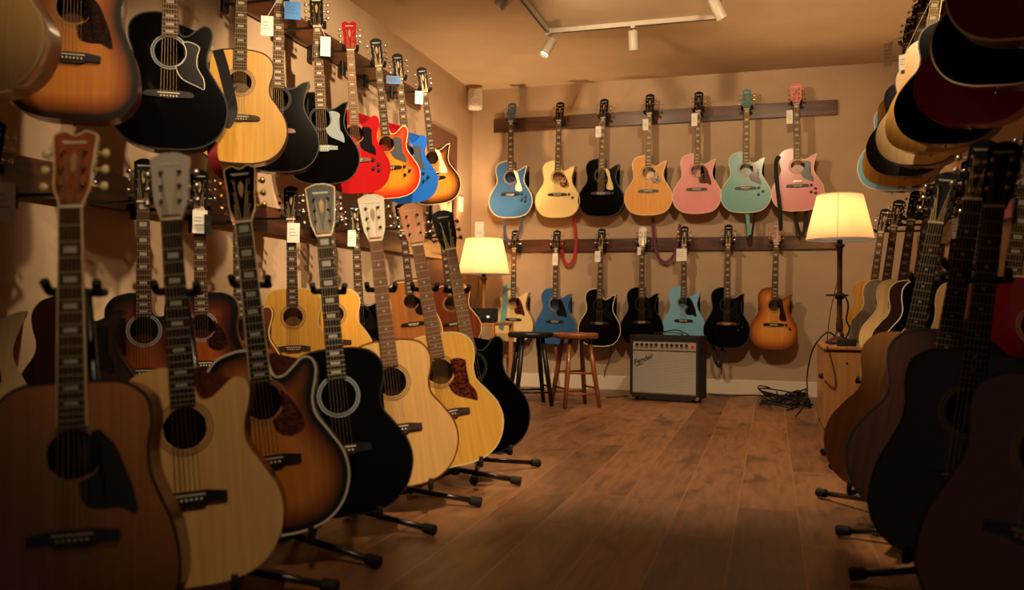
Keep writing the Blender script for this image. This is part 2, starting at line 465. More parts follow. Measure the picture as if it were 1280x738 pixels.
def body_me(shape):
    o = outline(shape); n = len(o); bm = bmesh.new()
    o2 = offset_poly(o, .007)
    rings = [[bm.verts.new((x, y, z)) for x, z in poly] for poly, y in ((o, -DEP), (o, DEP - .005), (o2, DEP))]
    for a, b in zip(rings, rings[1:]):
        for k in range(n):
            f = bm.faces.new((a[k], b[k], b[(k + 1) % n], a[(k + 1) % n])); f.smooth = True
    f = bm.faces.new(rings[-1]); bmesh.ops.triangulate(bm, faces=[f])
    bmesh.ops.recalc_face_normals(bm, faces=bm.faces[:])
    return to_me('body', bm)


HOLE = (0., .363, .05)


def top_me(shape):
    o = np.array(outline(shape)); hx, hz, hr = HOLE
    hole = np.array([(hx + hr * math.cos(2 * PI * k / 32), hz + hr * math.sin(2 * PI * k / 32)) for k in range(32)])
    def dist(p, poly):
        a = poly; b = np.roll(poly, -1, 0); ab = b - a; t = np.clip(((p - a) * ab).sum(1) / np.maximum((ab * ab).sum(1), 1e-12), 0, 1)
        q = a + ab * t[:, None]; return np.sqrt(((p - q) ** 2).sum(1)).min()
    def inside(p, poly):
        x, y = p; a = poly; b = np.roll(poly, -1, 0); c = ((a[:, 1] > y) != (b[:, 1] > y))
        with np.errstate(divide='ignore', invalid='ignore'):
            xi = a[:, 0] + (y - a[:, 1]) * (b[:, 0] - a[:, 0]) / (b[:, 1] - a[:, 1])
        return (c & (x < xi)).sum() % 2 == 1
    pts = [tuple(p) for p in o] + [tuple(p) for p in hole]
    n, h = len(o), len(hole)
    for i in range(-21, 22):
        for j in range(1, 52):
            p = np.array((i * .01, j * .01))
            if inside(p, o) and dist(p, o) > .006 and np.hypot(*(p - (hx, hz))) > hr + .006: pts.append(tuple(p))
    edges = [(k, (k + 1) % n) for k in range(n)] + [(n + k, n + (k + 1) % h) for k in range(h)]
    vo, _, fo, *_r = geometry.delaunay_2d_cdt([Vector(p) for p in pts], edges, [], 0, 1e-6)
    bm = bmesh.new(); V = [bm.verts.new((v[0], -DEP, v[1])) for v in vo]
    for f in fo:
        c = np.mean([tuple(vo[i]) for i in f], axis=0)
        if inside(c, o) and np.hypot(c[0] - hx, c[1] - hz) > hr * .98:
            try: bm.faces.new([V[i] for i in f])
            except Exception: pass
    bmesh.ops.delete(bm, geom=[v for v in bm.verts if not v.link_faces], context='VERTS')
    for f in bm.faces:
        f.normal_update()
        if f.normal.y > 0: f.normal_flip()
    d = [dist(np.array((v.co.x, v.co.z)), o) for v in bm.verts]
    me = to_me('soundboard', bm)
    at = me.attributes.new('rim', 'FLOAT', 'POINT'); at.data.foreach_set('value', d)
    return me


def binding_me(shape, wd=.0045):
    o = outline(shape); n = len(o); bm = bmesh.new(); oo = offset_poly(o, -.0008); oi = offset_poly(o, wd)
    rings = [[bm.verts.new((x, y, z)) for x, z in poly] for poly, y in ((oo, -DEP + .006), (oo, -DEP - .0012), (oi, -DEP - .0012))]
    for a, b in zip(rings, rings[1:]):
        for k in range(n): bm.faces.new((a[k], a[(k + 1) % n], b[(k + 1) % n], b[k]))
    bmesh.ops.recalc_face_normals(bm, faces=bm.faces[:])
    return to_me('binding', bm)


def ring_me(r0, r1, y, name='rosette'):
    bm = bmesh.new(); hx, hz, _ = HOLE; S = 40
    for ra, rb in ((r0, r0 + (r1 - r0) * .35), (r0 + (r1 - r0) * .6, r1)):
        A = [bm.verts.new((hx + ra * math.cos(2 * PI * k / S), y, hz + ra * math.sin(2 * PI * k / S))) for k in range(S)]
        B = [bm.verts.new((hx + rb * math.cos(2 * PI * k / S), y, hz + rb * math.sin(2 * PI * k / S))) for k in range(S)]
        for k in range(S): bm.faces.new((A[k], A[(k + 1) % S], B[(k + 1) % S], B[k]))
    return to_me(name, bm)


def arc(a0, a1, r=.056, n=8):
    return [(HOLE[0] + r * math.cos(math.radians(a0 + (a1 - a0) * k / n)), HOLE[1] + r * math.sin(math.radians(a0 + (a1 - a0) * k / n))) for k in range(n + 1)]


GUARDS = {
    'drop': arc(28, -70) + spline([(.02, .305), (.03, .277), (.06, .262), (.092, .27), (.104, .292), (.092, .33), (.07, .37)], 4, False),
    'point': arc(52, -80) + spline([(.012, .29), (.022, .262), (.055, .253), (.085, .254), (.118, .24), (.113, .285), (.096, .335), (.078, .378), (.05, .41)], 4, False),
    'wing': arc(40, -68, .058) + spline([(.03, .285), (.05, .262), (.1, .24), (.122, .232), (.12, .27), (.098, .31), (.096, .35), (.104, .385), (.085, .4), (.06, .405)], 4, False),
    'blade': spline([(.03, .415), (.05, .417), (.07, .39), (.08, .34), (.105, .26), (.1, .235), (.055, .24), (.045, .265), (.05, .3), (.06, .33)], 4),
}


def guard_me(kind):
    bm = bmesh.new(); prism(bm, GUARDS[kind], -DEP - .0022, -DEP - .0002); return to_me('pickguard', bm)


def bridge_me(kind):
    bm = bmesh.new()
    if kind == 'trap':
        prism(bm, spline([(-.085, .196), (-.03, .192), (0, .188), (.03, .192), (.085, .196), (.078, .214), (.03, .218), (-.03, .218), (-.078, .214)], 3), -DEP - .009, -DEP - .0002)
    else:
        prism(bm, [(-.085, .190), (-.04, .190), (-.032, .182), (.032, .182), (.04, .190), (.085, .190), (.085, .210), (.04, .217), (-.04, .217), (-.085, .210)], -DEP - .009, -DEP - .0002)
    return to_me('bridge', bm)


NUT = .862
TY = -DEP - .0005


def sub(key, name, parent, mat, fn):
    me = cached(key, fn); return inst(name, me, mat, parent)


def neck_fn():
    bm = bmesh.new(); rings = []
    for z, w_, d in ((.47, .028, .05), (.50, .028, .035), (.53, .027, .018), (.6, .0265, .017), (.75, .0235, .016), (NUT, .0215, .016), (NUT + .015, .0215, .016)):
        ring = []
        for k in range(13):
            a = PI * k / 12; ring.append(bm.verts.new((w_ * math.cos(a), TY + d * math.sin(a), z)))
        rings.append(ring)
    for a, b in zip(rings, rings[1:]):
        for k in range(12): bm.faces.new((a[k], a[k + 1], b[k + 1], b[k]))
        bm.faces.new((a[12], a[0], b[0], b[12]))
    bm.faces.new(rings[0]); bm.faces.new(rings[-1]); bmesh.ops.recalc_face_normals(bm, faces=bm.faces[:])
    return to_me('neck', bm, True)


def board_fn():
    bm = bmesh.new(); prism(bm, [(-.0285, .418), (.0285, .418), (.0225, NUT), (-.0225, NUT)], TY - .007, TY); return to_me('fretboard', bm)


def bind_board_fn():
    bm = bmesh.new()
    for s in (-1, 1):
        prism(bm, [(s * .0288, .418), (s * .0268, .418), (s * .0209, NUT), (s * .0228, NUT)], TY - .0078, TY - .001)
    return to_me('neck_binding', bm)


HEADS = {
    'open_book': [(.0225, 0, 'c'), (.027, .02), (.036, .045), (.038, .09), (.044, .158), (.041, .168, 'c'), (.022, .176), (.01, .17), (0, .166), ],
    'waisted': [(.0225, 0, 'c'), (.028, .018), (.035, .04), (.034, .07), (.031, .1), (.037, .155), (.033, .166, 'c'), (.015, .176), (0, .178)],
    'flared': [(.0225, 0, 'c'), (.03, .022), (.038, .05), (.043, .11), (.047, .165, 'c'), (.02, .178), (0, .18)],
}


def head_shift(bm):
    for v in bm.verts: v.co.y += max(0, v.co.z - NUT - .01) * .22


def head_fn(kind):
    def fn():
        r = HEADS[kind]; pts = list(r) + [((-p[0],) + tuple(p[1:])) for p in r[-2::-1]]
        poly = [(x, z + NUT) for x, z in spline(pts, 4)]
        bm = bmesh.new(); prism(bm, poly, TY, TY + .015); head_shift(bm); return to_me('headstock', bm)
    return fn


def head_edge_fn(kind):
    def fn():
        r = HEADS[kind]; pts = list(r) + [((-p[0],) + tuple(p[1:])) for p in r[-2::-1]]
        poly = [(x, z + NUT) for x, z in spline(pts, 4)]; inn = offset_poly(poly, .0025); n = len(poly)
        bm = bmesh.new(); A = [bm.verts.new((x, TY - .0008, z)) for x, z in poly]; B = [bm.verts.new((x, TY - .0008, z)) for x, z in inn]
        for k in range(n): bm.faces.new((A[k], A[(k + 1) % n], B[(k + 1) % n], B[k]))
        head_shift(bm); return to_me('headstock_binding', bm)
    return fn


def mark_fn():
    """small cursive flourish and a crest under it, as on the headstocks"""
    bm = bmesh.new()
    pts = [(-.024 + .048 * k / 40, TY - .0012, NUT + .148 + .004 * math.sin(k * 1.15) * (1 - .4 * k / 40)) for k in range(41)]
    tube(bm, pts, .0010, 5); head_shift(bm); return to_me('headstock_mark', bm)


def crest_fn():
    bm = bmesh.new()
    prism(bm, [(0, NUT + .075), (.006, NUT + .09), (.004, NUT + .1), (.008, NUT + .112), (0, NUT + .128), (-.008, NUT + .112), (-.004, NUT + .1), (-.006, NUT + .09)], TY - .0012, TY)
    head_shift(bm); return to_me('headstock_inlay', bm)


PEGZ = (.05, .088, .126)


def peg_fn(s, i, what):
    def fn():
        bm = bmesh.new(); z = NUT + PEGZ[i]; sh = (z - NUT - .01) * .22
        if what == 'peg':
            lathe(bm, [(.0035, TY + sh - .012), (.0035, TY + sh - .002), (.006, TY + sh - .002), (.006, TY + sh)], 10, (s * .021, 0, z), 'y')
            tube(bm, [(s * .03, TY + sh + .012, z), (s * .052, TY + sh + .012, z)], .0025, 6)
            lathe(bm, [(.0035, s * .03), (.0065, s * .036), (.0035, s * .042)], 8, (0, TY + sh + .012, z), 'x')
        else:
            bmesh.ops.create_uvsphere(bm, u_segments=12, v_segments=8, radius=1)
            for v in bm.verts: v.co = Vector((v.co.x * .009 + s * .058, v.co.y * .0045 + TY + sh + .012, v.co.z * .0095 * (1 + .25 * s * v.co.x) + z))
        return to_me('tuning_peg', bm, True)
    return fn


def string_fn(k):
    def fn():
        x0, x1 = -.0275 + .011 * k, -.0175 + .007 * k; hx = (-1 if k < 3 else 1) * .019; i = k if k < 3 else 5 - k
        z = NUT + PEGZ[i]; bm = bmesh.new()
        tube(bm, [(x0, TY - .012, .203), (x1, TY - .010, NUT + .002), (hx, TY + (z - NUT - .01) * .22 - .008, z)], .0006 + .00016 * (5 - k) / 1.5, 4)
        return to_me('string', bm)
    return fn


def strings_all():
    bm = bmesh.new()
    for k in range(6):
        x0, x1 = -.0275 + .011 * k, -.0175 + .007 * k; hx = (-1 if k < 3 else 1) * .019; i = k if k < 3 else 5 - k; z = NUT + PEGZ[i]
        tube(bm, [(x0, TY - .012, .203), (x1, TY - .010, NUT + .002), (hx, TY + (z - NUT - .01) * .22 - .008, z)], .0009, 4)
    return to_me('strings', bm)


def pin_fn(k):
    def fn():
        bm = bmesh.new(); bmesh.ops.create_uvsphere(bm, u_segments=8, v_segments=6, radius=.0033)
        bmesh.ops.translate(bm, vec=(-.0275 + .011 * k, -DEP - .010, .197), verts=bm.verts); return to_me('bridge_pin', bm, True)
    return fn


def saddle_fn():
    bm = bmesh.new(); box(bm, -.038, .038, -DEP - .0125, -DEP - .008, .2065, .2095); return to_me('saddle', bm)


def nut_fn():
    bm = bmesh.new(); box(bm, -.0225, .0225, TY - .0095, TY, NUT - .001, NUT + .005, .0008); return to_me('nut', bm)


def knob_fn():
    bm = bmesh.new(); lathe(bm, [(.0, -.016), (.008, -.016), (.009, -.003), (.012, 0)], 14, (0, 0, 0), 'y'); return to_me('control_knob', bm)


def button_fn():
    bm = bmesh.new(); lathe(bm, [(.003, 0), (.003, -.006), (.007, -.009), (.007, -.013)], 10); return to_me('strap_button', bm)


KN = ((.105, .205), (.137, .175), (.103, .15), (.137, .14))
LG = 1.04
GUITARS = {}


def guitar(key, label, Hd, B, yaw, shape='sharp_cut', top=None, side=None, group=None, neck=None, board=None, inlay='block',
           head='waisted', headm=None, peg=None, button=None, guard='point', guardm=None, bind=None, bridge='trap', bridgem=None,
           near=False, knobs=0, nbind=False, crest=True, rosette=None, extra_pick=False, wf=1., guard_edge=False):
    Hd = Vector(Hd); B = Vector(B); z = (Hd - B); s = z.length / LG; z.normalize()
    n0 = Vector((math.sin(math.radians(yaw)), -math.cos(math.radians(yaw)), 0)); fr = (n0 - z * n0.dot(z)).normalized(); y = -fr; x = y.cross(z)
    root = bpy.data.objects.new('acoustic_guitar', None); C.objects.link(root); root.empty_display_size = .05
    root.matrix_world = Matrix.Translation(B) @ Matrix((x, y, z)).transposed().to_4x4() @ Matrix.Diagonal((s * wf, s, s, 1))
    tag(root, label, 'guitar', group)
    side = side or M_mahog; neck = neck or M_mahog; board = board or M_rosew; headm = headm or M_headb; peg = peg or M_chrome; bind = bind if bind is not None else M_cream
    sub(('body', shape), 'body', root, side, lambda: body_me(shape))
    sub(('top', shape), 'soundboard', root, top, lambda: top_me(shape))
    if bind is not False: sub(('bind', shape), 'binding', root, bind, lambda: binding_me(shape))
    sub('rosette', 'rosette', root, rosette or (M_black if top is blk_t else M_ros), lambda: ring_me(.0535, .0655, -DEP - .0008))
    if guard: sub(('guard', guard), 'pickguard', root, guardm or MATS['tortoise'], lambda: guard_me(guard))
    if guard_edge:
        def ge():
            g = GUARDS[guard]; bm = bmesh.new(); pp = [Vector((x, -DEP - .0024, z)) for x, z in g]; tube(bm, pp + [pp[0]], .0013, 5, cap=False); return to_me('pickguard_edge', bm)
        sub(('gedge', guard), 'pickguard_edge', root, M_bone, ge)
    br = sub(('bridge', bridge), 'bridge', root, bridgem or M_ebony, lambda: bridge_me(bridge))
    sub('saddle', 'saddle', br, M_bone, saddle_fn)
    for k in range(6): sub(('pin', k), 'bridge_pin', br, M_bone, pin_fn(k))
    nk = sub('neck', 'neck', root, neck, neck_fn)
    fb = sub('board', 'fretboard', root, FB[(board.name, inlay)], board_fn)
    if nbind: sub('nbind', 'neck_binding', fb, M_cream, bind_board_fn)
    sub('nut', 'nut', root, M_bone, nut_fn)
    hd = sub(('head', head), 'headstock', root, headm, head_fn(head))
    if near and crest: sub(('hedge', head), 'headstock_binding', hd, M_cream, head_edge_fn(head))
    sub('mark', 'headstock_mark', hd, M_bone, mark_fn)
    if crest: sub('crest', 'headstock_inlay', hd, M_ros, crest_fn)
    for sd in (-1, 1):
        for i in range(3):
            p = sub(('peg', sd, i), 'tuning_peg', root, peg, peg_fn(sd, i, 'peg'))
            sub(('pegb', sd, i), 'peg_button', p, button or peg, peg_fn(sd, i, 'b'))
    if near:
        for k in range(6): sub(('str', k), 'string', root, M_string, string_fn(k))
    else: sub('strs', 'strings', root, M_string, strings_all)
    sub('sbutton', 'strap_button', root, M_chrome, button_fn)
    for i in range(knobs):
        kb = sub('knob', 'control_knob', root, M_black, knob_fn); kb.location = (KN[i][0], -DEP, KN[i][1])
    if extra_pick:
        bm = bmesh.new(); box(bm, -.035, .04, -DEP - .008, -DEP, .232, .25, .003); build('pickup', bm, M_chrome, root)
    GUITARS[key] = (root, s)
    return root


def G(key, local):
    root, s = GUITARS[key]; return root.matrix_world @ Vector(local)


def hanger(key, label, wall):
    """wall hook: mounting block on the rail, arm, padded yoke under the headstock"""
    root, s = GUITARS[key]; mw = root.matrix_world
    n = mw @ Vector((0, TY + .02, NUT + .012)); xr = (mw.to_3x3() @ Vector((1, 0, 0))).normalized(); fr = (mw.to_3x3() @ Vector((0, -1, 0))).normalized()
    fr.z = 0; fr.normalize(); xr.z = 0; xr.normalize()
    if wall == 'back': wp = Vector((n.x, YB - .03, n.z)); wd = Vector((0, -1, 0)); sd = Vector((1, 0, 0))
    elif wall == 'left': wp = Vector((XL + .035, n.y + .02, n.z)); wd = Vector((1, 0, 0)); sd = Vector((0, 1, 0))
    else: wp = Vector((XR - .035, n.y + .02, n.z)); wd = Vector((-1, 0, 0)); sd = Vector((0, 1, 0))
    e = empty('guitar_hanger', wp); tag(e, label, 'guitar hanger', 'black wall hangers')
    inv = Matrix.Translation(-wp)
    def fin(name, bm, m):
        bmesh.ops.transform(bm, matrix=inv, verts=bm.verts); return build(name, bm, m, e)
    bm = bmesh.new(); c = wp + wd * .012
    r = bmesh.ops.create_cube(bm, size=1); bx = Matrix((sd * .05, wd * .024, Vector((0, 0, .09)))).transposed().to_4x4(); bmesh.ops.transform(bm, matrix=Matrix.Translation(c) @ bx, verts=bm.verts)
    bmesh.ops.bevel(bm, geom=bm.edges[:], offset=.003, segments=1, affect='EDGES'); fin('mounting_block', bm, M_black)
    back = n - fr * .035
    bm = bmesh.new(); tube(bm, [c, (c + back) / 2, back], .008, 8); fin('arm', bm, M_steel)
    bm = bmesh.new(); tube(bm, [back - xr * .042, back, back + xr * .042], .008, 8); fin('crossbar', bm, M_steel)
    for sg in (-1, 1):
        bm = bmesh.new(); a = back + xr * sg * .042; tube(bm, smooth_path([a, a + fr * .03, a + fr * .062, a + fr * .075 + Vector((0, 0, .012))], 3), .0105, 10)
        fin('padded_prong', bm, M_rubber)
    return e


# body materials
N = lambda *a, **k: a
spr = wood('spruce_natural', (208, 158, 92), (228, 184, 118), .32, .35, scale=70)
spr_y = wood('spruce_golden', (214, 156, 62), (234, 182, 82), .3, .4, scale=70)
spr_p = wood('spruce_pale', (220, 184, 124), (236, 206, 150), .34, .3, scale=70)
spr_d = wood('cedar_brown', (150, 88, 38), (172, 108, 54), .36, .3, scale=70)
cream_t = paint('cream_lacquer', (236, 214, 150), .25, coat=.4)
blue_t = paint('pelham_blue_lacquer', (44, 92, 146), .25, coat=.5)
blue2_t = paint('bright_blue_lacquer', (34, 104, 205), .2, coat=.6)
pink_t = paint('pink_lacquer', (226, 146, 148), .25, coat=.5)
teal_t = paint('surf_green_lacquer', (110, 168, 164), .25, coat=.5)
sky_t = paint('sky_blue_lacquer', (124, 184, 214), .25, coat=.5)
blk_t = paint('black_lacquer', (4, 3, 3), .14, coat=.08, spec=.18)
char_t = paint('charcoal_lacquer', (38, 38, 40), .25, coat=.5)
red_t = paint('red_lacquer', (178, 22, 28), .16, coat=.6)
wine_t = paint('wine_red_lacquer', (118, 12, 12), .2, coat=.5)
spr_a = wood('spruce_amber', (214, 146, 48), (230, 164, 62), .5, 0, scale=70)
red_d = paint('deep_red_lacquer', (150, 10, 12), .2, coat=.4)
spr_o = wood('spruce_orange', (200, 136, 74), (218, 158, 94), .34, .3, scale=70)
dmah_t = wood('dark_mahogany_top', (34, 14, 10), (58, 24, 15), .35, .3)
mah_t = wood('mahogany_top', (92, 38, 18), (124, 58, 28), .35, .3)
grey_t = wood('grey_stain_top', (104, 94, 78), (134, 120, 98), .35, .3)
vb = burst('vintage_sunburst', (206, 128, 50), (150, 78, 26), (10, 6, 5), .015, .045, .085)
vb2 = burst('dark_sunburst', (150, 72, 28), (72, 28, 12), (10, 5, 4), .02, .06, .13)
cb = burst('cherry_sunburst', (246, 150, 40), (236, 88, 30), (196, 30, 20), .01, .045, .09)
ab = burst('amber_sunburst', (232, 156, 62), (204, 116, 36), (130, 62, 20), .01, .05, .1)
tb = burst('honey_tobacco_burst', (236, 160, 60), (170, 90, 30), (26, 12, 8), .012, .04, .08)
tort('tortoise', (48, 15, 9), (112, 44, 22), 90); tort('tortoise_dark', (20, 10, 8), (52, 22, 15), 90); tort('tortoise_loud', (36, 14, 10), (206, 150, 80), 70)
M_pgw = paint('white_pickguard', (236, 226, 196), .3); M_pgb = paint('black_pickguard', (10, 9, 9), .2); M_pgg = paint('grey_pickguard', (72, 78, 84), .3)
M_pgy = paint('cream_pickguard', (214, 192, 116), .3); M_pgs = paint('silver_pickguard', (128, 138, 142), .25)
h_blue = paint('blue_headstock', (58, 104, 140), .3); h_teal = paint('green_headstock', (86, 138, 140), .3); h_pink = paint('pink_headstock', (224, 140, 134), .3)
h_red = paint('red_headstock', (150, 18, 22), .2, coat=.5); h_silver = paint('pale_grey_headstock', (176, 168, 156), .3, coat=.3)
h_white = paint('pearl_white_headstock', (205, 196, 182), .3, coat=.3); h_nat = wood('natural_headstock', (186, 112, 66), (214, 142, 90), .35, .3)
h_mah = wood('amber_mahogany_headstock', (120, 56, 24), (150, 78, 36), .3, .4); h_dsil = paint('smoky_grey_headstock', (74, 76, 76), .2, coat=.5)

# ----------------------------------------------------------------- back wall, upper row
GY = YB - .15
gu = 'upper row on the back wall'
def backg(key, label, hp, bp, **k):
    return guitar(key, label, at_y(*hp, GY), at_y(*bp, GY), 0, **k)
backg('B0', 'blue cutaway guitar with long white pickguard, leftmost of the upper back wall row', (641, 129), (640, 273), top=blue_t, side=blue_t, headm=h_blue, guard='blade', guardm=M_pgw, knobs=4, group=gu)
backg('B1', 'cream cutaway guitar with speckled tortoise pickguard in the upper back wall row', (701, 128), (698, 273), top=cream_t, side=M_maple, guard='drop', guardm=MATS['tortoise_loud'], knobs=2, peg=M_gold, group=gu)
backg('B2', 'glossy black cutaway guitar with cream pickguard in the upper back wall row', (756, 124), (752, 272), top=blk_t, side=blk_t, guard='blade', guardm=M_pgy, bind=M_black, group=gu, knobs=1)
backg('B3', 'natural golden cutaway guitar with dark speckled pickguard in the upper back wall row', (813, 118), (811, 270), top=spr_a, side=M_maple, guard='drop', guardm=MATS['tortoise_loud'], group=gu)
backg('B4', 'pink cutaway guitar with brown pickguard and black headstock', (874, 115), (871, 268), top=pink_t, side=pink_t, guard='point', group=gu)
backg('B5', 'mint green cutaway guitar with tortoise pickguard and green headstock', (934, 112), (932, 267), top=teal_t, side=teal_t, headm=h_teal, guard='wing', knobs=3, group=gu)
backg('B6', 'pink cutaway guitar with grey pickguard and pink headstock, rightmost of the upper back wall row', (995, 105), (997, 265), top=pink_t, side=pink_t, headm=h_pink, head='flared', guard='wing', guardm=M_pgg, knobs=4, group=gu, extra_pick=True)
# lower row
gl = 'lower row on the back wall'
backg('b0', 'natural cutaway guitar with teal strap beside the left table lamp', (645, 288), (643, 427), top=spr_p, side=M_maple, guard='point', wf=.93, group=gl)
backg('b1', 'blue cutaway guitar with black pickguard behind the stools', (697, 288), (695, 430), top=blue_t, side=blue_t, guard='point', guardm=M_pgb, bind=False, wf=.93, group=gl)
backg('b2', 'black cutaway guitar with white bound edge behind the brown stool', (753, 286), (750, 433), top=blk_t, side=blk_t, guard='wing', guardm=M_pgb, bind=M_bone, wf=.93, group=gl)
backg('b3', 'all black cutaway guitar with dark binding directly left above the amplifier', (804, 284), (803, 432), top=blk_t, side=blk_t, guard='blade', guardm=M_pgb, bind=M_black, headm=h_silver, wf=.93, group=gl)
backg('b4', 'sky blue cutaway guitar with black pickguard above the amplifier', (856, 283), (855, 430), top=sky_t, side=sky_t, guard='point', guardm=M_pgb, bind=False, wf=.93, group=gl)
backg('b5', 'black cutaway guitar with brown bridge and dangling strap, right of the amplifier', (911, 281), (908, 435), top=blk_t, side=blk_t, guard='wing', guardm=M_pgb, bind=M_black, bridgem=M_mahog, wf=.93, group=gl, knobs=3)
backg('b6', 'amber sunburst cutaway guitar, rightmost of the lower back wall row', (971, 279), (966, 437), top=ab, side=M_mahog, headm=h_mah, guard='blade', guardm=MATS['tortoise_dark'], knobs=2, bind=False, peg=M_gold, wf=.93, group=gl)

# ----------------------------------------------------------------- left wall, upper row (facing the shop door)
gul = 'upper row on the left wall'
def leftg(key, label, hp, bp, X, yaw, **k):
    return guitar(key, label, at_x(*hp, X), at_x(*bp, X), yaw, **k)
def leftb(key, label, bp, X, yaw, L=1.07, lean=(0, 0), **k):
    b = at_x(*bp, X); return guitar(key, label, b + Vector((lean[0], lean[1], L)), b, yaw, **k)
leftg('U9', 'tobacco sunburst cutaway guitar with white pickguard, farthest of the upper left wall row', (526, 84), (545, 254), -2.5, 32, top=tb, side=dmah_t, guard='blade', guardm=M_pgw, group=gul, extra_pick=True)
leftg('U8', 'bright blue cutaway guitar with grey pickguard on the left wall', (496, 67), (513, 253), -2.5, 28, shape='round_cut', top=blue2_t, side=blue2_t, guard='wing', guardm=M_pgg, knobs=3, bind=False, group=gul)
leftg('U7', 'orange and red cherry sunburst guitar with grey pickguard on the left wall', (469, 48), (489, 247), -2.5, 28, shape='round_cut', top=cb, side=red_t, guard='wing', guardm=M_pgg, knobs=3, group=gul)
leftg('U6', 'bright red cutaway guitar with red headstock and black pickguard', (436, 27), (447, 242), -2.5, 28, shape='round_cut', top=red_t, side=red_t, headm=h_red, head='open_book', guard='wing', guardm=M_pgb, knobs=4, bind=False, board=M_rosel, inlay='trap', group=gul, bridgem=M_rosel)
leftg('U5', 'black cutaway guitar with silver grey pickguard and white tag, on the upper left wall', (395, -5), (405, 231), -2.5, 28, top=blk_t, side=blk_t, guard='wing', guardm=M_pgs, bind=M_black, group=gul, bridge='belly', bridgem=M_pgs)
leftb('U4', 'black cutaway guitar with plain black front and brown bridge on the upper left wall', (347, 217), -2.43, 28, top=blk_t, side=blk_t, guard=None, bind=M_black, group=gul, bridgem=M_rosel)
leftb('U3', 'natural flamed round guitar with a black strap over it on the upper left wall', (300, 207), -2.35, 30, shape='jumbo', top=spr_y, side=M_maple, guard=None, bind=M_black, inlay='trap', group=gul, bridgem=M_rosew)
leftb('U2', 'large glossy black cutaway guitar with white outlined pickguard, upper left wall', (212, 190), -2.33, 33, L=1.12, shape='round_cut', top=blk_t, side=blk_t, guard='wing', guard_edge=True, guardm=M_pgb, bind=M_black, inlay='block', group=gul, near=True, rosette=M_pgs)
leftb('U1', 'large tobacco sunburst round guitar cut by the top edge of the view', (93, 153), -2.33, 34, L=1.10, shape='dread', top=vb, side=M_mahog, guard='point', guardm=MATS['tortoise_dark'], bind=False, bridge='belly', group=gul, near=True)
leftb('U0', 'natural guitar showing its curved maple side at the left edge, upper row', (-32, 122), -2.2, 20, L=1.1, shape='jumbo', top=spr, side=M_maple, guard=None, group=gul)

# ----------------------------------------------------------------- left wall, lower row
gll = 'lower row on the left wall'
def leftl(key, label, hp, X, yaw, L=1.06, dy=.08, dx=.03, **k):
    h = at_x(*hp, X); return guitar(key, label, h, h + Vector((dx, dy, -L)), yaw, group=gll, **k)
leftl('L0', 'natural cutaway guitar with bound edge at the far left edge of the view', (-8, 150), -2.35, 45, dx=0, dy=-.13, top=spr_p, side=M_maple, guard='blade', guardm=M_pgb)
leftl('L1', 'very dark brown cutaway guitar hanging behind the nearest upright neck', (98, 185), -2.45, 32, L=1.07, top=dmah_t, side=dmah_t, guard='wing', guardm=M_pgb, bind=M_black, dy=0)
leftl('L2', 'dark sunburst cutaway guitar with untagged neck, hanging on the lower left rail', (181, 199), -2.42, 32, shape='sharp_cut', top=vb2, side=M_mahog, guard=None, bind=M_black, dy=0, bridge='belly', rosette=M_pgs)
leftl('L3', 'dark sunburst round guitar with white and black tags, hanging on the lower left rail', (250, 213), -2.42, 30, shape='dread', top=vb2, side=M_mahog, guard='drop', guardm=MATS['tortoise_dark'], bind=M_black, dy=.02, bridge='belly', rosette=M_pgs)
leftl('L4', 'reddish brown guitar behind the sunburst floor guitar neck, lower left rail', (298, 236), -2.5, 28, shape='round_cut', top=mah_t, side=M_mahog, headm=h_nat, guard='wing', guardm=MATS['tortoise'], dy=.02)
leftl('L5', 'natural pale jumbo guitar with white tag, hanging on the lower left rail', (364, 233), -2.5, 26, L=1.09, shape='jumbo', top=spr_y, side=M_maple, guard=None, bind=M_cream, dy=.02, bridge='belly', bridgem=M_rosew)
leftl('L5b', 'natural guitar half hidden behind the smoky grey headstock, lower left rail', (412, 245), -2.5, 26, L=1.07, shape='jumbo', top=spr_y, side=M_maple, guard=None, dy=.08, bridge='belly', bridgem=M_rosew)
leftl('L6', 'black guitar with tagged dark neck beside the pale jumbo, lower left rail', (443, 255), -2.5, 26, top=blk_t, side=blk_t, guard='drop', guardm=M_pgb, bind=M_pgs)
leftl('L7', 'orange brown cedar guitar on the lower left rail behind the pale headed guitar', (500, 255), -2.55, 26, shape='dread', top=spr_d, side=M_mahog, guard='drop', guardm=M_pgb, dy=.25)
leftl('L8', 'red brown mahogany guitar, farthest on the lower left rail', (548, 268), -2.52, 28, shape='round_cut', top=mah_t, side=M_mahog, guard=None, dy=.35, bind=M_cream)

# ----------------------------------------------------------------- left floor row on stands
gf = 'floor guitars on stands, left side'
def floorg(key, label, hp, bp, D, yaw, dD=.12, **k):
    return guitar(key, label, at_d(*hp, D + dD), at_d(*bp, D), yaw, group=gf, near=True, **k)
floorg('F6', 'black cutaway guitar with black headstock, farthest of the left floor row', (551, 265), (607, 568), 3.75, 32, shape='round_cut', top=blk_t, side=blk_t, board=M_rosel, guard=None, bind=M_black, head='flared', inlay='dot', crest=False)
floorg('F5', 'golden natural jumbo guitar with large tortoise pickguard and orange headstock on a stand', (512, 256), (571, 582), 3.5, 24, shape='jumbo', top=spr_y, side=M_maple, headm=h_nat, board=M_rosel, head='flared', guard='wing', inlay='dot', bind=M_cream, crest=False, bridgem=M_rosew, bridge='belly')
floorg('F4', 'pale natural jumbo guitar without pickguard and with pearl white headstock', (463, 245), (505, 608), 3.12, 26, shape='jumbo', top=spr, side=M_mahog, headm=h_white, board=M_rosel, head='flared', guard=None, inlay='dot', bind=M_mahog, bridgem=M_rosew, bridge='belly')
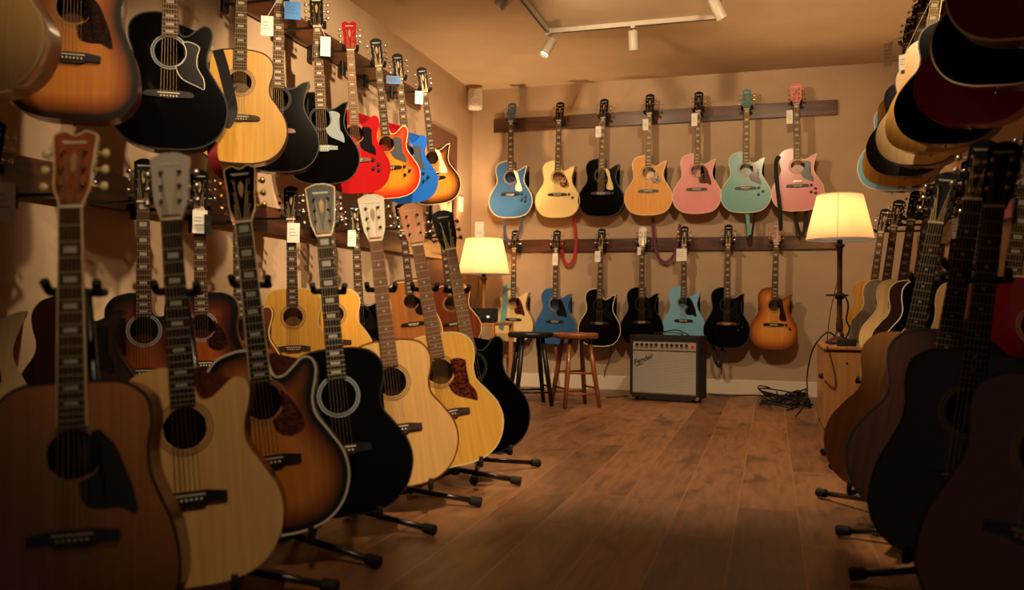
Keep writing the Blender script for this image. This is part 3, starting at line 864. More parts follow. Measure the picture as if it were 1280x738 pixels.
floorg('F3', 'glossy black jumbo guitar with smoky grey headstock on a floor stand', (400, 232), (438, 643), 2.78, 26, shape='jumbo', rosette=M_pgs, top=blk_t, side=blk_t, headm=h_dsil, head='flared', guard=None, bind=M_black, board=M_ebony, bridge='belly', bridgem=M_ebony, inlay='block')
floorg('F2', 'tobacco sunburst cutaway guitar with white bound edge and gold pegs on a floor stand', (300, 208), (350, 668), 2.46, 26, shape='round_cut', top=vb, side=M_mahog, headm=blk_t, head='open_book', guard='drop', guardm=MATS['tortoise'], bind=M_bone, board=M_ebony, peg=M_gold, nbind=True, bridge='belly')
floorg('F1', 'natural cutaway guitar with pale grey headstock, second nearest of the left floor row', (214, 194), (250, 728), 2.14, 27, shape='round_cut', top=spr, side=M_mahog, headm=h_silver, head='flared', guard=None, bind=False, board=M_ebony, peg=M_chrome, bridge='belly', crest=False, inlay='trap')
floorg('F0', 'reddish brown natural guitar with black pickguard and cream pegs, nearest at lower left', (98, 165), (104, 796), 1.8, 27, shape='dread', top=spr_d, side=M_mahog, headm=h_mah, head='open_book', guard='point', guardm=M_pgb, bind=M_black, board=M_rosew, peg=M_gold, button=M_cream, nbind=True, bridge='belly', inlay='trap')

# ----------------------------------------------------------------- right wall, upper row
gur = 'upper row on the right wall'
def rightu(key, label, bp, X=.72, yaw=-24, L=1.08, **k):
    b = at_x(*bp, X); return guitar(key, label, b + Vector((.12, -.03, L)), b, yaw, group=gur, **k)
rightu('R8', 'light blue guitar, farthest of the upper right wall row', (1115, 240), top=sky_t, side=sky_t, guard=None, bind=M_bone)
rightu('R7', 'orange natural guitar between the light blue and charcoal guitars, upper right wall', (1123, 234), top=spr_y, side=M_mahog, guard=None, shape='dread', bind=False)
rightu('R6', 'charcoal fronted guitar with glossy brown sides, upper right wall', (1131, 222), top=char_t, side=M_mahog, guard=None, shape='jumbo', bind=False)
rightu('R5', 'pale natural spruce guitar catching the light on the upper right wall', (1147, 209), top=spr_p, side=M_mahog, guard=None, shape='jumbo', bind=M_black)
rightu('R4', 'orange natural cutaway guitar in front of the pale one, upper right wall', (1164, 192), top=spr_y, side=M_maple, guard=None, shape='dread', bind=False)
rightu('R3', 'plain black guitar between orange and red guitars, upper right wall', (1182, 182), top=blk_t, side=blk_t, guard=None, shape='round_cut', bind=M_black)
rightu('R2', 'dark red guitar on the upper right wall', (1214, 158), X=.74, top=red_d, side=red_d, guard=None, shape='jumbo', bind=False)
rightu('R1', 'black guitar with thin cream bound edge near the top right corner', (1247, 112), X=.74, top=blk_t, side=wine_t, guard=None, shape='jumbo', bind=M_cream, L=1.1)
rightu('R0', 'dark red brown guitar with cream edge cut by the top right corner', (1278, 55), X=.72, top=wine_t, side=dmah_t, guard=None, shape='jumbo', bind=M_cream, L=1.1)

# ----------------------------------------------------------------- right wall, lower row
glr = 'lower row on the right wall'
def rightl(key, label, px, top, side, zt, D=None, X=.70, shape='sharp_cut', yaw=-24, **k):
    d = at_x(px, 390, X); b = Vector((d.x, d.y, zt - .52)); k.setdefault('guard', None)
    return guitar(key, label, b + Vector((.13, -.05, 1.06)), b, yaw, group=glr, shape=shape, top=top, side=side, **k)
rightl('r9', 'orange natural guitar, farthest of the lower right row beside the lamp', 1084, spr_y, M_maple, .98)
rightl('r8', 'grey stained guitar in the lower right row, second farthest', 1098, grey_t, M_mahog, .96)
rightl('r7', 'pale guitar with cutaway horn in the middle of the lower right row', 1117, spr_p, M_mahog, .94, X=.72)
rightl('r6', 'black brown guitar beside the pale one in the lower right row', 1135, dmah_t, dmah_t, .92, X=.74, bind=M_cream, shape='round_cut')
rightl('r5', 'dark guitar with thin light edge in the lower right row', 1153, blk_t, dmah_t, .91, X=.74, bind=M_bone)
rightl('r4', 'dark teal black guitar in the lower right row under the yellow tag', 1173, char_t, blk_t, .90, X=.74, bind=M_cream, shape='round_cut')
rightl('r3', 'black guitar directly behind the bright natural one in the lower right row', 1190, blk_t, blk_t, .89, X=.74, shape='round_cut')
rightl('r2', 'bright natural dreadnought in the lower right row with open soundhole', 1206, spr, M_maple, .87, X=.74, shape='dread')
rightl('r1', 'mahogany guitar with ringed soundhole in the lower right row', 1241, mah_t, M_mahog, .86, X=.76, shape='dread')
rightl('r0', 'red guitar at the right edge of the view, lower row', 1282, wine_t, wine_t, .86, X=.78, shape='dread')

# ----------------------------------------------------------------- right floor row
gfr = 'floor guitars on stands, right side'
def floorr(key, label, bp, D, yaw=-22, L=1.08, lean=(.2, .12), board=M_ebony, inlay='dot', crest=False, **k):
    b = at_d(*bp, D); return guitar(key, label, b + Vector((lean[0], lean[1], L)), b, yaw, group=gfr, near=True, bridge='belly', board=board, inlay=inlay, crest=crest, **k)
floorr('Q3', 'orange natural jumbo guitar on a stand in front of the wooden cabinet', (1108, 622), 2.95, L=1.13, lean=(.22, .12), shape='jumbo', top=spr_o, side=M_mahog, guard='drop', guardm=MATS['tortoise_dark'], bind=False)
floorr('Q2', 'very dark brown mahogany guitar on a stand, right floor row', (1152, 655), 2.56, L=1.16, shape='jumbo', top=dmah_t, side=dmah_t, guard=None, bind=M_black)
floorr('Q1', 'dark black brown guitar with light ringed soundhole, right floor row', (1192, 705), 2.2, L=1.1, lean=(.15, .12), shape='dread', top=dmah_t, side=dmah_t, guard='drop', guardm=M_pgb, bind=M_black)
floorr('Q0', 'dark wine red guitar nearest the viewer at the lower right corner', (1274, 800), 1.75, L=1.08, lean=(.2, .1), shape='dread', top=wine_t, side=dmah_t, guard=None, bind=M_black)


# ================================================================= HANGERS
WHICH = {'B0': 'left upper blue guitar on the back wall', 'B1': 'cream guitar', 'B2': 'black guitar with cream pickguard', 'B3': 'golden guitar on the back wall', 'B4': 'pink guitar with black headstock',
         'B5': 'mint green guitar', 'B6': 'pink guitar with pink headstock', 'b0': 'natural guitar beside the left lamp', 'b1': 'lower blue guitar with black pickguard', 'b2': 'white edged black guitar',
         'b3': 'all black guitar left above the amplifier', 'b4': 'sky blue guitar above the amplifier', 'b5': 'black guitar right of the amplifier', 'b6': 'amber sunburst guitar on the back wall'}
for k, d in WHICH.items(): hanger(k, 'black padded wall hanger holding the ' + d, 'back')
WL = {'U9': 'tobacco sunburst guitar with white pickguard', 'U8': 'bright blue guitar on the left wall', 'U7': 'orange cherry sunburst guitar', 'U6': 'bright red guitar', 'U5': 'black guitar with silver pickguard',
      'U4': 'plain black guitar on the left wall', 'L2': 'untagged dark sunburst guitar, lower left rail',
      'L3': 'tagged dark sunburst guitar, lower left rail', 'L4': 'reddish brown guitar, lower left rail', 'L5': 'pale jumbo guitar, lower left rail', 'L5b': 'half hidden natural guitar, lower left rail', 'L6': 'black guitar, lower left rail',
      'L7': 'cedar guitar, lower left rail', 'L8': 'red brown guitar farthest on the lower left rail', 'L1': 'very dark brown guitar, lower left rail', 'L0': 'bound natural guitar at the far left edge'}
for k, d in WL.items(): hanger(k, 'black padded wall hanger holding the ' + d, 'left')
WR = {'R8': 'light blue guitar, upper right wall', 'R7': 'farther orange guitar, upper right wall', 'R6': 'charcoal guitar, upper right wall', 'R5': 'pale spruce guitar, upper right wall', 'R4': 'nearer orange guitar, upper right wall',
      'R3': 'plain black guitar, upper right wall', 'r9': 'farthest natural guitar, lower right row', 'r8': 'grey stained guitar, lower right row',
      'r7': 'pale guitar, lower right row', 'r6': 'black brown guitar, lower right row', 'r5': 'light edged dark guitar, lower right row', 'r4': 'teal black guitar, lower right row', 'r3': 'black guitar behind the bright natural one, lower right row',
      'r2': 'bright natural guitar, lower right row', 'r1': 'mahogany guitar, lower right row', 'r0': 'red guitar, lower right row'}
for k, d in WR.items(): hanger(k, 'black padded wall hanger holding the ' + d, 'right')


# ================================================================= FLOOR STANDS
def stand(label, base, yaw, legs, yoke_h=.72, neck=None, group='black tubular guitar stands', key=None):
    """tripod tube stand: legs with rubber feet, pole, lower cradle arms, neck yoke; foot positions in world x,y"""
    base = Vector(base); e = empty('guitar_stand', (base.x, base.y, 0)); tag(e, label, 'guitar stand', group)
    fr = Vector((math.sin(math.radians(yaw)), -math.cos(math.radians(yaw)), 0)); sx = Vector((math.cos(math.radians(yaw)), math.sin(math.radians(yaw)), 0))
    Z = Vector((0, 0, 1))
    for (fx, fy) in legs:
        foot = Vector((fx, fy, .022)) - Vector((base.x, base.y, 0)); d = foot.copy(); d.z = 0; d.normalize()
        bm = bmesh.new(); tube(bm, [Vector((0, 0, .06)) + d * .015, foot], .0105, 12); lg = build('leg', bm, M_steel, e, True)
        dd = (foot - (Vector((0, 0, .06)))).normalized()
        bm = bmesh.new(); tube(bm, [foot - dd * .035, foot - dd * .03, foot + dd * .008, foot + dd * .012], [.013, .0165, .019, .015], 14); build('rubber_foot', bm, M_rubber, lg)
    top = Vector((0, 0, yoke_h)) if neck is None else Vector(neck) - Vector((base.x, base.y, 0))
    bm = bmesh.new(); tube(bm, [(0, 0, .05), (0, 0, .3), top * 1.0], .011, 12); build('pole', bm, M_steel, e, True)
    bm = bmesh.new(); lathe(bm, [(.018, -.03), (.02, -.02), (.02, .02), (.016, .03)], 14, (0, 0, .07)); build('leg_collar', bm, M_black, e)
    for s in (-1, 1):
        if key:
            a = Vector((0, 0, .13)); q = G(key, (s * .09, .03, .008)) - Vector((base.x, base.y, 0)); q.z -= .012
            f = G(key, (s * .09, -.075, .0)) - Vector((base.x, base.y, 0)); f.z -= .014
            pts = [a, a * .4 + q * .6 + Z * -.01, q, f, f + Z * .035]
        else:
            a = Vector((0, 0, .16)); q = sx * s * .09 + Z * .12; pts = [a, q, q + fr * .1, q + fr * .12 + Z * .03]
        bm = bmesh.new(); tube(bm, smooth_path(pts, 4), .009, 10); build('cradle_arm', bm, M_rubber, e, True)
        c = top; pts = [c, c + sx * s * .03 + fr * .005, c + sx * s * .045 + fr * .03, c + sx * s * .048 + fr * .085, c + sx * s * .052 + fr * .11 + Z * .022]
        bm = bmesh.new(); tube(bm, smooth_path(pts, 4), [.010] * 17, 10); build('yoke_arm', bm, M_rubber, e, True)
    return e


def rot2(a, r): return (math.cos(math.radians(a)) * r, math.sin(math.radians(a)) * r)


FEET = {'F2': (470, 712), 'F3': (540, 671), 'F4': (598, 635), 'F5': (648, 608), 'F6': (672, 585)}
SL = {'F0': 'nearest reddish brown guitar', 'F1': 'natural cutaway guitar with grey headstock', 'F2': 'sunburst floor guitar', 'F3': 'glossy black jumbo floor guitar', 'F4': 'pale natural jumbo floor guitar', 'F5': 'golden guitar with tortoise pickguard', 'F6': 'farthest black floor guitar'}
for k in SL:
    root, s = GUITARS[k]; mw = root.matrix_world
    bk = (mw.to_3x3() @ Vector((0, 1, 0))).normalized(); bk.z = 0; bk.normalize()
    nk = mw @ Vector((0, .045, .70)); b = mw @ Vector((0, .1, 0)); b = Vector((b.x, b.y, 0)) + bk * .03
    if k in FEET:
        f = at_z(*FEET[k], 0); v = Vector((f.x - b.x, f.y - b.y, 0))
    else: v = Vector((.34, .05, 0))
    a0 = math.degrees(math.atan2(v.y, v.x)); r = v.length
    legs = [(b.x + v.x, b.y + v.y)] + [(b.x + rot2(a0 + da, .27)[0], b.y + rot2(a0 + da, .27)[1]) for da in (120, 240)]
    stand('black tubular floor stand under the ' + SL[k], b, math.degrees(math.atan2(-bk.x, bk.y)) , legs, neck=nk, key=k)
FR = {'Q3': (1025, 623), 'Q2': (1050, 672)}
SR = {'Q3': 'orange natural jumbo guitar, right side', 'Q2': 'very dark mahogany guitar, right side', 'Q1': 'black brown guitar with ringed soundhole, right side', 'Q0': 'wine red guitar nearest at lower right'}
for k in SR:
    root, s = GUITARS[k]; mw = root.matrix_world
    bk = (mw.to_3x3() @ Vector((0, 1, 0))).normalized(); bk.z = 0; bk.normalize()
    nk = mw @ Vector((0, .045, .70)); b = mw @ Vector((0, .1, 0)); b = Vector((b.x, b.y, 0)) + bk * .03
    if k in FR: f = at_z(*FR[k], 0); v = Vector((f.x - b.x, f.y - b.y, 0))
    else: v = Vector((-.28, -.02, 0))
    a0 = math.degrees(math.atan2(v.y, v.x)); r = v.length
    legs = [(b.x + v.x, b.y + v.y)] + [(b.x + rot2(a0 + da, .26)[0], b.y + rot2(a0 + da, .26)[1]) for da in (120, 240)]
    stand('black tubular floor stand under the ' + SR[k], b, math.degrees(math.atan2(-bk.x, bk.y)), legs, neck=nk, key=k)

# folded stand leaning by the cabinet, with a chrome clamp
fb = Vector((.50, 4.95, 0)); e = empty('folded_stand', fb); tag(e, 'folded black stand with chrome clamp in front of the wooden cabinet', 'guitar stand')
for q in ((1030, 570), (1041, 588)):
    f = at_z(*q, 0) - fb; f.z = .02
    bm = bmesh.new(); tube(bm, [Vector((0, 0, .1)), f], .009, 10); lg = build('leg', bm, M_steel, e, True)
    d = (f - Vector((0, 0, .1))).normalized(); bm = bmesh.new(); tube(bm, [f - d * .03, f - d * .02, f + d * .01], [.012, .017, .018], 12); build('rubber_foot', bm, M_rubber, lg)
bm = bmesh.new(); tube(bm, [(0, 0, .1), (.19, .13, .018)], .009, 10); lg = build('leg', bm, M_steel, e, True)
bm = bmesh.new(); tube(bm, [(.16, .11, .03), (.2, .137, .02)], .017, 12); build('rubber_foot', bm, M_rubber, lg)
bm = bmesh.new(); tube(bm, [(0, 0, .05), (0, 0, .36)], .011, 10); build('pole', bm, M_steel, e, True)
bm = bmesh.new(); lathe(bm, [(.014, -.03), (.024, -.02), (.024, .02), (.014, .03)], 14, (0, 0, .33)); tube(bm, [(0, 0, .33), (-.05, -.02, .34)], .008, 8); build('chrome_clamp', bm, M_chrome, e)
for s in (-1, 1):
    bm = bmesh.new(); tube(bm, smooth_path([(0, 0, .36), (s * .05, -.01, .37), (s * .06, -.07, .375), (s * .06, -.1, .40)], 4), .010, 10); build('yoke_arm', bm, M_rubber, e, True)


# ================================================================= TAGS
M_tagblue = paint('blue_card', (40, 104, 170), .5); M_tagpink = paint('pink_card', (170, 78, 96), .6); M_tagyel = paint('yellow_card', (226, 200, 110), .6)


def tag_on(key, px, py, label, w_, h, mat=None, off=.004):
    """a tag tied to the neck, just in front of it, its top edge seen at px, py"""
    root, s_ = GUITARS[key]; n = (root.matrix_world.to_3x3() @ Vector((0, -1, 0))).normalized(); o = G(key, (0, -.078 - off, NUT - .03))
    d = FW + RT * ((px - 640) / FPX) + UP * ((369 - py) / FPX); t = (o - CP).dot(n) / d.dot(n); p = CP + d * t
    e = empty('price_tag', p, math.atan2(n.x, -n.y)); tag(e, label, 'tag', 'paper tags on the guitars')
    bm = bmesh.new(); box(bm, -w_ / 2, w_ / 2, -.0008, .0008, -h, 0); cdm = build('card', bm, mat or M_tag, e)
    for i in range(3):
        bm = bmesh.new(); box(bm, -w_ * .36, w_ * (.1 + .1 * i), -.0014, -.0008, -h * (.3 + .16 * i) - .002, -h * (.3 + .16 * i)); build('printed_line', bm, M_ink, cdm)
    loc = Matrix.Translation(p) @ Matrix.Rotation(math.atan2(n.x, -n.y), 4, 'Z'); q = loc.inverted() @ G(key, (.012, -.062, NUT + .014))
    bm = bmesh.new(); tube(bm, smooth_path([(0, 0, -.006), q * .5 + Vector((0, -.006, 0)), q], 5), .0012, 5); build('loop', bm, M_bone, e)


for key, px, py, d, w_, h in (('B2', 748, 158, 'black guitar with cream pickguard', .05, .1), ('B3', 807, 149, 'golden guitar on the back wall', .05, .1), ('B4', 868, 142, 'pink guitar with black headstock', .05, .11), ('B6', 987, 138, 'pink guitar with pink headstock', .05, .115),
                              ('b1', 694, 317, 'lower blue guitar on the back wall', .05, .11), ('b2', 747, 314, 'white edged black guitar', .05, .1), ('b3', 799, 309, 'all black guitar above the amplifier', .03, .07), ('b4', 852, 311, 'sky blue guitar above the amplifier', .09, .11),
                              ('U4', 334, 20, 'plain black guitar, upper left wall', .06, .1), ('U5', 407, 46, 'black guitar with silver pickguard', .055, .11), ('U9', 524, 114, 'tobacco sunburst guitar with white pickguard', .06, .095),
                              ('L3', 250, 263, 'dark sunburst guitar on the lower left rail', .06, .1), ('L5', 367, 279, 'pale jumbo on the lower left rail', .065, .105), ('L6', 440, 288, 'black guitar on the lower left rail', .05, .1), ('L0', 3, 228, 'bound natural guitar at the left edge', .07, .12)):
    tag_on(key, px, py, 'white price tag hanging from the ' + d, w_, h)
tag_on('L3', 260, 268, 'black printed tag beside the white one on the dark sunburst guitar, lower left rail', .028, .09, M_black, .008)
tag_on('U8', 492, 95, 'blue card tag hanging near the bright blue guitar, upper left wall', .1, .055, M_tagblue)
tag_on('U4', 366, 2, 'blue card tag high up between the two black guitars, upper left wall', .08, .09, M_tagblue, .012)
for key, px, py, d, w_, h, m in (('R7', 1110, 54, 'white price tag on the farthest upper right guitars', .05, .14, None), ('R5', 1130, 68, 'small white price tag behind the orange guitar, upper right wall', .05, .08, None),
                                 ('r4', 1177, 277, 'pale yellow tag hanging among the lower right necks', .05, .1, M_tagyel), ('r3', 1194, 273, 'narrow white tag hanging among the lower right necks', .025, .085, None),
                                 ('r2', 1211, 259, 'large white tag hanging over the bright natural guitar, lower right', .04, .11, None), ('r1', 1258, 240, 'pink tag hanging among the lower right necks', .03, .09, M_tagpink)):
    tag_on(key, px, py, d, w_, h, m)


# ================================================================= STRAPS
def strap(label, pts, w_, mat, facing=(1, 0, 0), cat='strap'):
    pts = smooth_path(pts, 8); bm = bmesh.new(); tube(bm, pts, .01, flat=(w_, .003, Vector(facing)))
    bmesh.ops.recalc_face_normals(bm, faces=bm.faces[:])
    return tag(build('guitar_strap', bm, mat), label, cat, 'guitar straps')


M_st_b = paint('black_webbing', (16, 16, 20), .8); M_st_bl = paint('slate_blue_webbing', (58, 72, 96), .8); M_st_t = paint('teal_webbing', (104, 160, 160), .8)
M_st_r = paint('red_webbing', (168, 34, 40), .75); M_st_p = paint('purple_webbing', (104, 44, 74), .75); M_st_dr = paint('dark_red_ribbon', (120, 14, 20), .6)
Y1 = GY - .03
P = lambda px, py, y=Y1: at_y(px, py, y)
strap('slate blue strap looped under the upper blue guitar', [P(632, 262, GY + .02), P(631, 285), P(633, 299), P(641, 301), P(649, 290), P(656, 262, GY + .02)], .028, M_st_bl)
strap('red strap looping from the rail right of the lower blue guitar', [P(717, 270, YB - .05), P(720, 300, YB - .06), P(717, 325, YB - .06), P(709, 331, YB - .06), P(703, 318, YB - .06), P(701, 300, YB - .06)], .03, M_st_r)
strap('purple strap looping from the rail between lower black and sky blue guitars', [P(816, 272, YB - .05), P(818, 300, YB - .06), P(823, 322, YB - .06), P(833, 328, YB - .06), P(843, 318, YB - .06), P(848, 296, YB - .06), P(850, 280, YB - .05)], .028, M_st_p)
strap('teal strap lying over the natural guitar beside the left lamp', [P(637, 357, GY - .08), P(632, 362, GY - .085), P(631, 385, GY - .085), P(627, 408, GY - .07), P(624, 418, GY)], .05, M_st_t)
strap('black and teal strap hanging under the mint green guitar', [P(935, 262, GY), P(934, 280), P(939, 297), P(941, 285), P(944, 262, GY)], .03, M_st_b)
strap('short teal strap end under the mint green guitar', [P(934, 262, GY - .01), P(935, 278, GY - .05), P(937, 294, GY - .05)], .03, M_st_t)
strap('black strap hanging down the left side of the pink headed guitar', [P(974, 195, GY - .08), P(970, 205, GY - .085), P(972, 235, GY - .085), P(975, 262, GY - .08), P(976, 288, GY - .05)], .035, M_st_b)
strap('black strap looped under the pink headed guitar', [P(994, 262, GY), P(996, 280), P(1001, 293), P(1005, 290), P(1008, 262, GY)], .03, M_st_b)
strap('black folded strap dangling under the black guitar right of the amplifier', [P(892, 430, GY + .02), P(893, 448), P(899, 458), P(902, 448), P(903, 430, GY + .02)], .03, M_st_b)
strap('black strap end hanging under the natural guitar beside the left lamp', [P(643, 424, GY + .02), P(644, 436), P(648, 448)], .02, M_st_b)
strap('brown red strap hanging under the lower blue guitar', [P(694, 425, GY + .02), P(695, 440), P(697, 470)], .02, M_st_dr)
X3 = -2.19
Q = lambda px, py, x=X3: at_x(px, py, x)
strap('black strap folded over the flamed natural guitar on the upper left wall', [Q(272, 62), Q(279, 85), Q(287, 118), Q(290, 140), Q(281, 158), Q(276, 150), Q(284, 125), Q(292, 110)], .045, M_st_b, (1, .6, 0))
strap('dark red ribbon strap hanging below the flamed natural guitar', [Q(266, 178), Q(266, 195), Q(272, 212), Q(282, 222), Q(285, 236)], .04, M_st_dr, (1, .6, 0))
strap('black strap tail on the floor beside the farthest black floor guitar', [at_z(618, 566, .004), at_z(628, 567, .004), at_z(638, 560, .004), at_z(643, 552, .004)], .03, M_st_b, (0, 1, .3))

# ================================================================= TABLE LAMPS
def shade_mat(name, es):
    m, nt, b = newmat(name); L = nt.links.new
    tr = nt.nodes.new('ShaderNodeBsdfTranslucent'); tr.inputs[0].default_value = (.92, .76, .54, 1)
    df = nt.nodes.new('ShaderNodeBsdfDiffuse'); df.inputs[0].default_value = (.85, .68, .42, 1)
    mx = nt.nodes.new('ShaderNodeMixShader'); mx.inputs[0].default_value = .32; L(df.outputs[0], mx.inputs[1]); L(tr.outputs[0], mx.inputs[2])
    em = nt.nodes.new('ShaderNodeEmission'); em.inputs[0].default_value = (1, .72, .42, 1); em.inputs[1].default_value = es
    ad = nt.nodes.new('ShaderNodeAddShader'); L(mx.outputs[0], ad.inputs[0]); L(em.outputs[0], ad.inputs[1])
    L(ad.outputs[0], nt.nodes['Material Output'].inputs[0]); nt.nodes.remove(b); return m


M_shade = shade_mat('lit_linen_shade', .16)
M_lampw = wood('turned_lamp_wood', (120, 68, 32), (160, 100, 52), .35, .4)
M_lampd = wood('dark_turned_lamp_wood', (50, 24, 14), (82, 44, 26), .35, .4)


def lamp(label, c, zb, z0, z1, r0, r1, wm):
    e = empty('table_lamp', (c.x, c.y, zb)); tag(e, label, 'lamp', 'lit table lamps')
    bm = bmesh.new(); S = 40; prof = [(r0, z0), (r1, z1), (r1 - .003, z1), (r0 - .003, z0), (r0, z0)]
    lathe(bm, [(a, b - zb) for a, b in prof], S); sh = build('lamp_shade', bm, M_shade, e, True)
    for rr, zz in ((r0 + .001, z0 - zb), (r1 + .001, z1 - zb)):
        bm = bmesh.new(); tube(bm, [(rr * math.cos(2 * PI * k / 32), rr * math.sin(2 * PI * k / 32), zz) for k in range(33)], .003, 6); build('shade_rim', bm, M_cream, sh)
    bm = bmesh.new(); a = math.radians(-98); tube(bm, [(math.cos(a) * (r0 + .0015), math.sin(a) * (r0 + .0015), z0 - zb), (math.cos(a) * (r1 + .0015), math.sin(a) * (r1 + .0015), z1 - zb)], .0025, 5); build('shade_seam', bm, M_cream, sh)
    h = z0 - zb
    bm = bmesh.new(); lathe(bm, [(0, 0), (.085, 0), (.085, .015), (.06, .03), (.035, .04), (.03, .06), (.022, .08), (0, .08)], 28); build('base', bm, wm, e, True)
    bm = bmesh.new(); lathe(bm, [(0, .07), (.02, .07), (.025, .12), (.018, .18), (.018, h - .12), (.02, h - .06), (.033, h - .045), (.035, h - .035), (.018, h - .025), (0, h - .02)], 20); build('post', bm, wm, e, True)
    bm = bmesh.new(); lathe(bm, [(.012, h - .03), (.018, h - .02), (.018, h + .03), (.01, h + .035)], 16); build('bulb_socket', bm, M_steel, e)
    bm = bmesh.new(); bmesh.ops.create_uvsphere(bm, u_segments=16, v_segments=12, radius=.03)
    bmesh.ops.translate(bm, vec=(0, 0, h + .065), verts=bm.verts)
    bl = build('bulb', bm, paint('lit_bulb', (255, 220, 160), .4, emis=(255, 205, 130), es=6), e, True)
    bl.visible_shadow = True
    bm = bmesh.new()
    for k in range(3):
        a = 2 * PI * k / 3; tube(bm, [(0, 0, h + .02), (math.cos(a) * (r0 - .003), math.sin(a) * (r0 - .003), h + .004)], .002, 5)
    build('shade_spider', bm, M_steel, e)
    return e


lamp('lit table lamp with cream shade in the back left corner', Vector((LAMP_L.x, LAMP_L.y)), .62, 1.05, 1.365, .232, .165, M_lampw)
lamp('lit table lamp with cream shade and dark post on the right cabinet', Vector((LAMP_R.x, LAMP_R.y)), .53, 1.235, 1.54,   .222, .15, M_lampd)

# ================================================================= SIDE TABLE, SMALL AMP HEAD
M_oak = wood('oak_furniture', (150, 98, 50), (180, 124, 70), .45, .15)
e = empty('side_table', (-2.5, 7.1, 0)); tag(e, 'small wooden side table under the left lamp', 'table')
bm = bmesh.new(); box(bm, -.27, .27, -.24, .34, .595, .62, .004); build('tabletop', bm, M_oak, e)
bm = bmesh.new(); box(bm, -.24, .24, -.21, .31, .30, .318, .002); build('shelf', bm, M_oak, e)
for sx, sy in ((-.25, -.22), (.25, -.22), (-.25, .32), (.25, .32)):
    bm = bmesh.new(); box(bm, sx - .018, sx + .018, sy - .018, sy + .018, 0, .595, .003); build('leg', bm, M_oak, e)
bm = bmesh.new()
for i in range(9): box(bm, -.1 - .002 * (i % 3), .11 + .003 * (i % 2), -.15 - .003 * (i % 4), .13, i * .006, i * .006 + .005)
o = tag(build('paper_stack', bm, paint('white_paper', (225, 225, 228), .7)), 'stack of white papers on the shelf of the side table', 'papers'); o.location = (-2.38, 7.1, .3185)
e = empty('amplifier_head', (-2.36, 6.97, .62)); e.scale = (.85, 1, 1); tag(e, 'small black box amplifier with rows of knobs on the side table', 'amplifier')
bm = bmesh.new(); box(bm, -.13, .115, -.08, .1, .008, .125, .006); build('case', bm, M_black, e)
bm = bmesh.new(); box(bm, -.115, .1, -.084, -.08, .025, .11); pn = build('panel', bm, paint('dark_panel', (30, 30, 30), .4), e)
for r_ in range(2):
    for i in range(6):
        bm = bmesh.new(); lathe(bm, [(.0065, -.094), (.0065, -.084)], 12, (-.095 + i * .028, 0, .05 + .035 * r_), 'y'); build('knob', bm, M_chrome, pn)
bm = bmesh.new(); box(bm, .065, .09, -.0875, -.084, .045, .06); build('lit_switch', bm, paint('amber_light', (255, 210, 150), .4, emis=(255, 220, 160), es=2), pn)
for sx in (-.1, .09):
    bm = bmesh.new(); box(bm, sx - .012, sx + .012, -.06, .08, 0, .008); build('foot', bm, M_rubber, e)

# ================================================================= STOOLS
def stool(label, x, y, h, r, seat_m, leg_m, rz, group='round bar stools'):
    e = empty('bar_stool', (x, y, 0), rz); tag(e, label, 'stool', group)
    bm = bmesh.new(); lathe(bm, [(0, h - .045), (r * .93, h - .045), (r, h - .035), (r, h - .012), (r * .95, h - .002), (0, h)], 36); build('seat', bm, seat_m, e, True)
    tops, bots = [], []
    for k in range(4):
        a = PI / 4 + k * PI / 2; t_ = Vector((math.cos(a) * r * .62, math.sin(a) * r * .62, h - .042)); b_ = Vector((math.cos(a) * r * 1.14, math.sin(a) * r * 1.14, .0)); tops.append(t_); bots.append(b_)
        bm = bmesh.new(); tube(bm, [b_, b_.lerp(t_, .5), t_], [.015, .0195, .016], 12); build('leg', bm, leg_m, e, True)
    for k in range(4):
        for f in ((.28,) if k % 2 else (.2, .5)):
            if k % 2 == 0 and f == .5 and seat_m is M_black: continue
            a, b_ = bots[k].lerp(tops[k], f), bots[(k + 1) % 4].lerp(tops[(k + 1) % 4], f)
            bm = bmesh.new(); tube(bm, [a, b_], .008, 10); build('rung', bm, leg_m, e, True)


M_stoolw = wood('brown_stool_wood', (116, 58, 26), (156, 88, 44), .35, .35)
stool('black round bar stool left of the brown one', -1.79, 6.42, .565, .175, M_black, M_black, math.radians(28))
stool('reddish brown wooden bar stool left of the amplifier', -1.43, 6.42, .565, .175, M_stoolw, M_stoolw, math.radians(35))

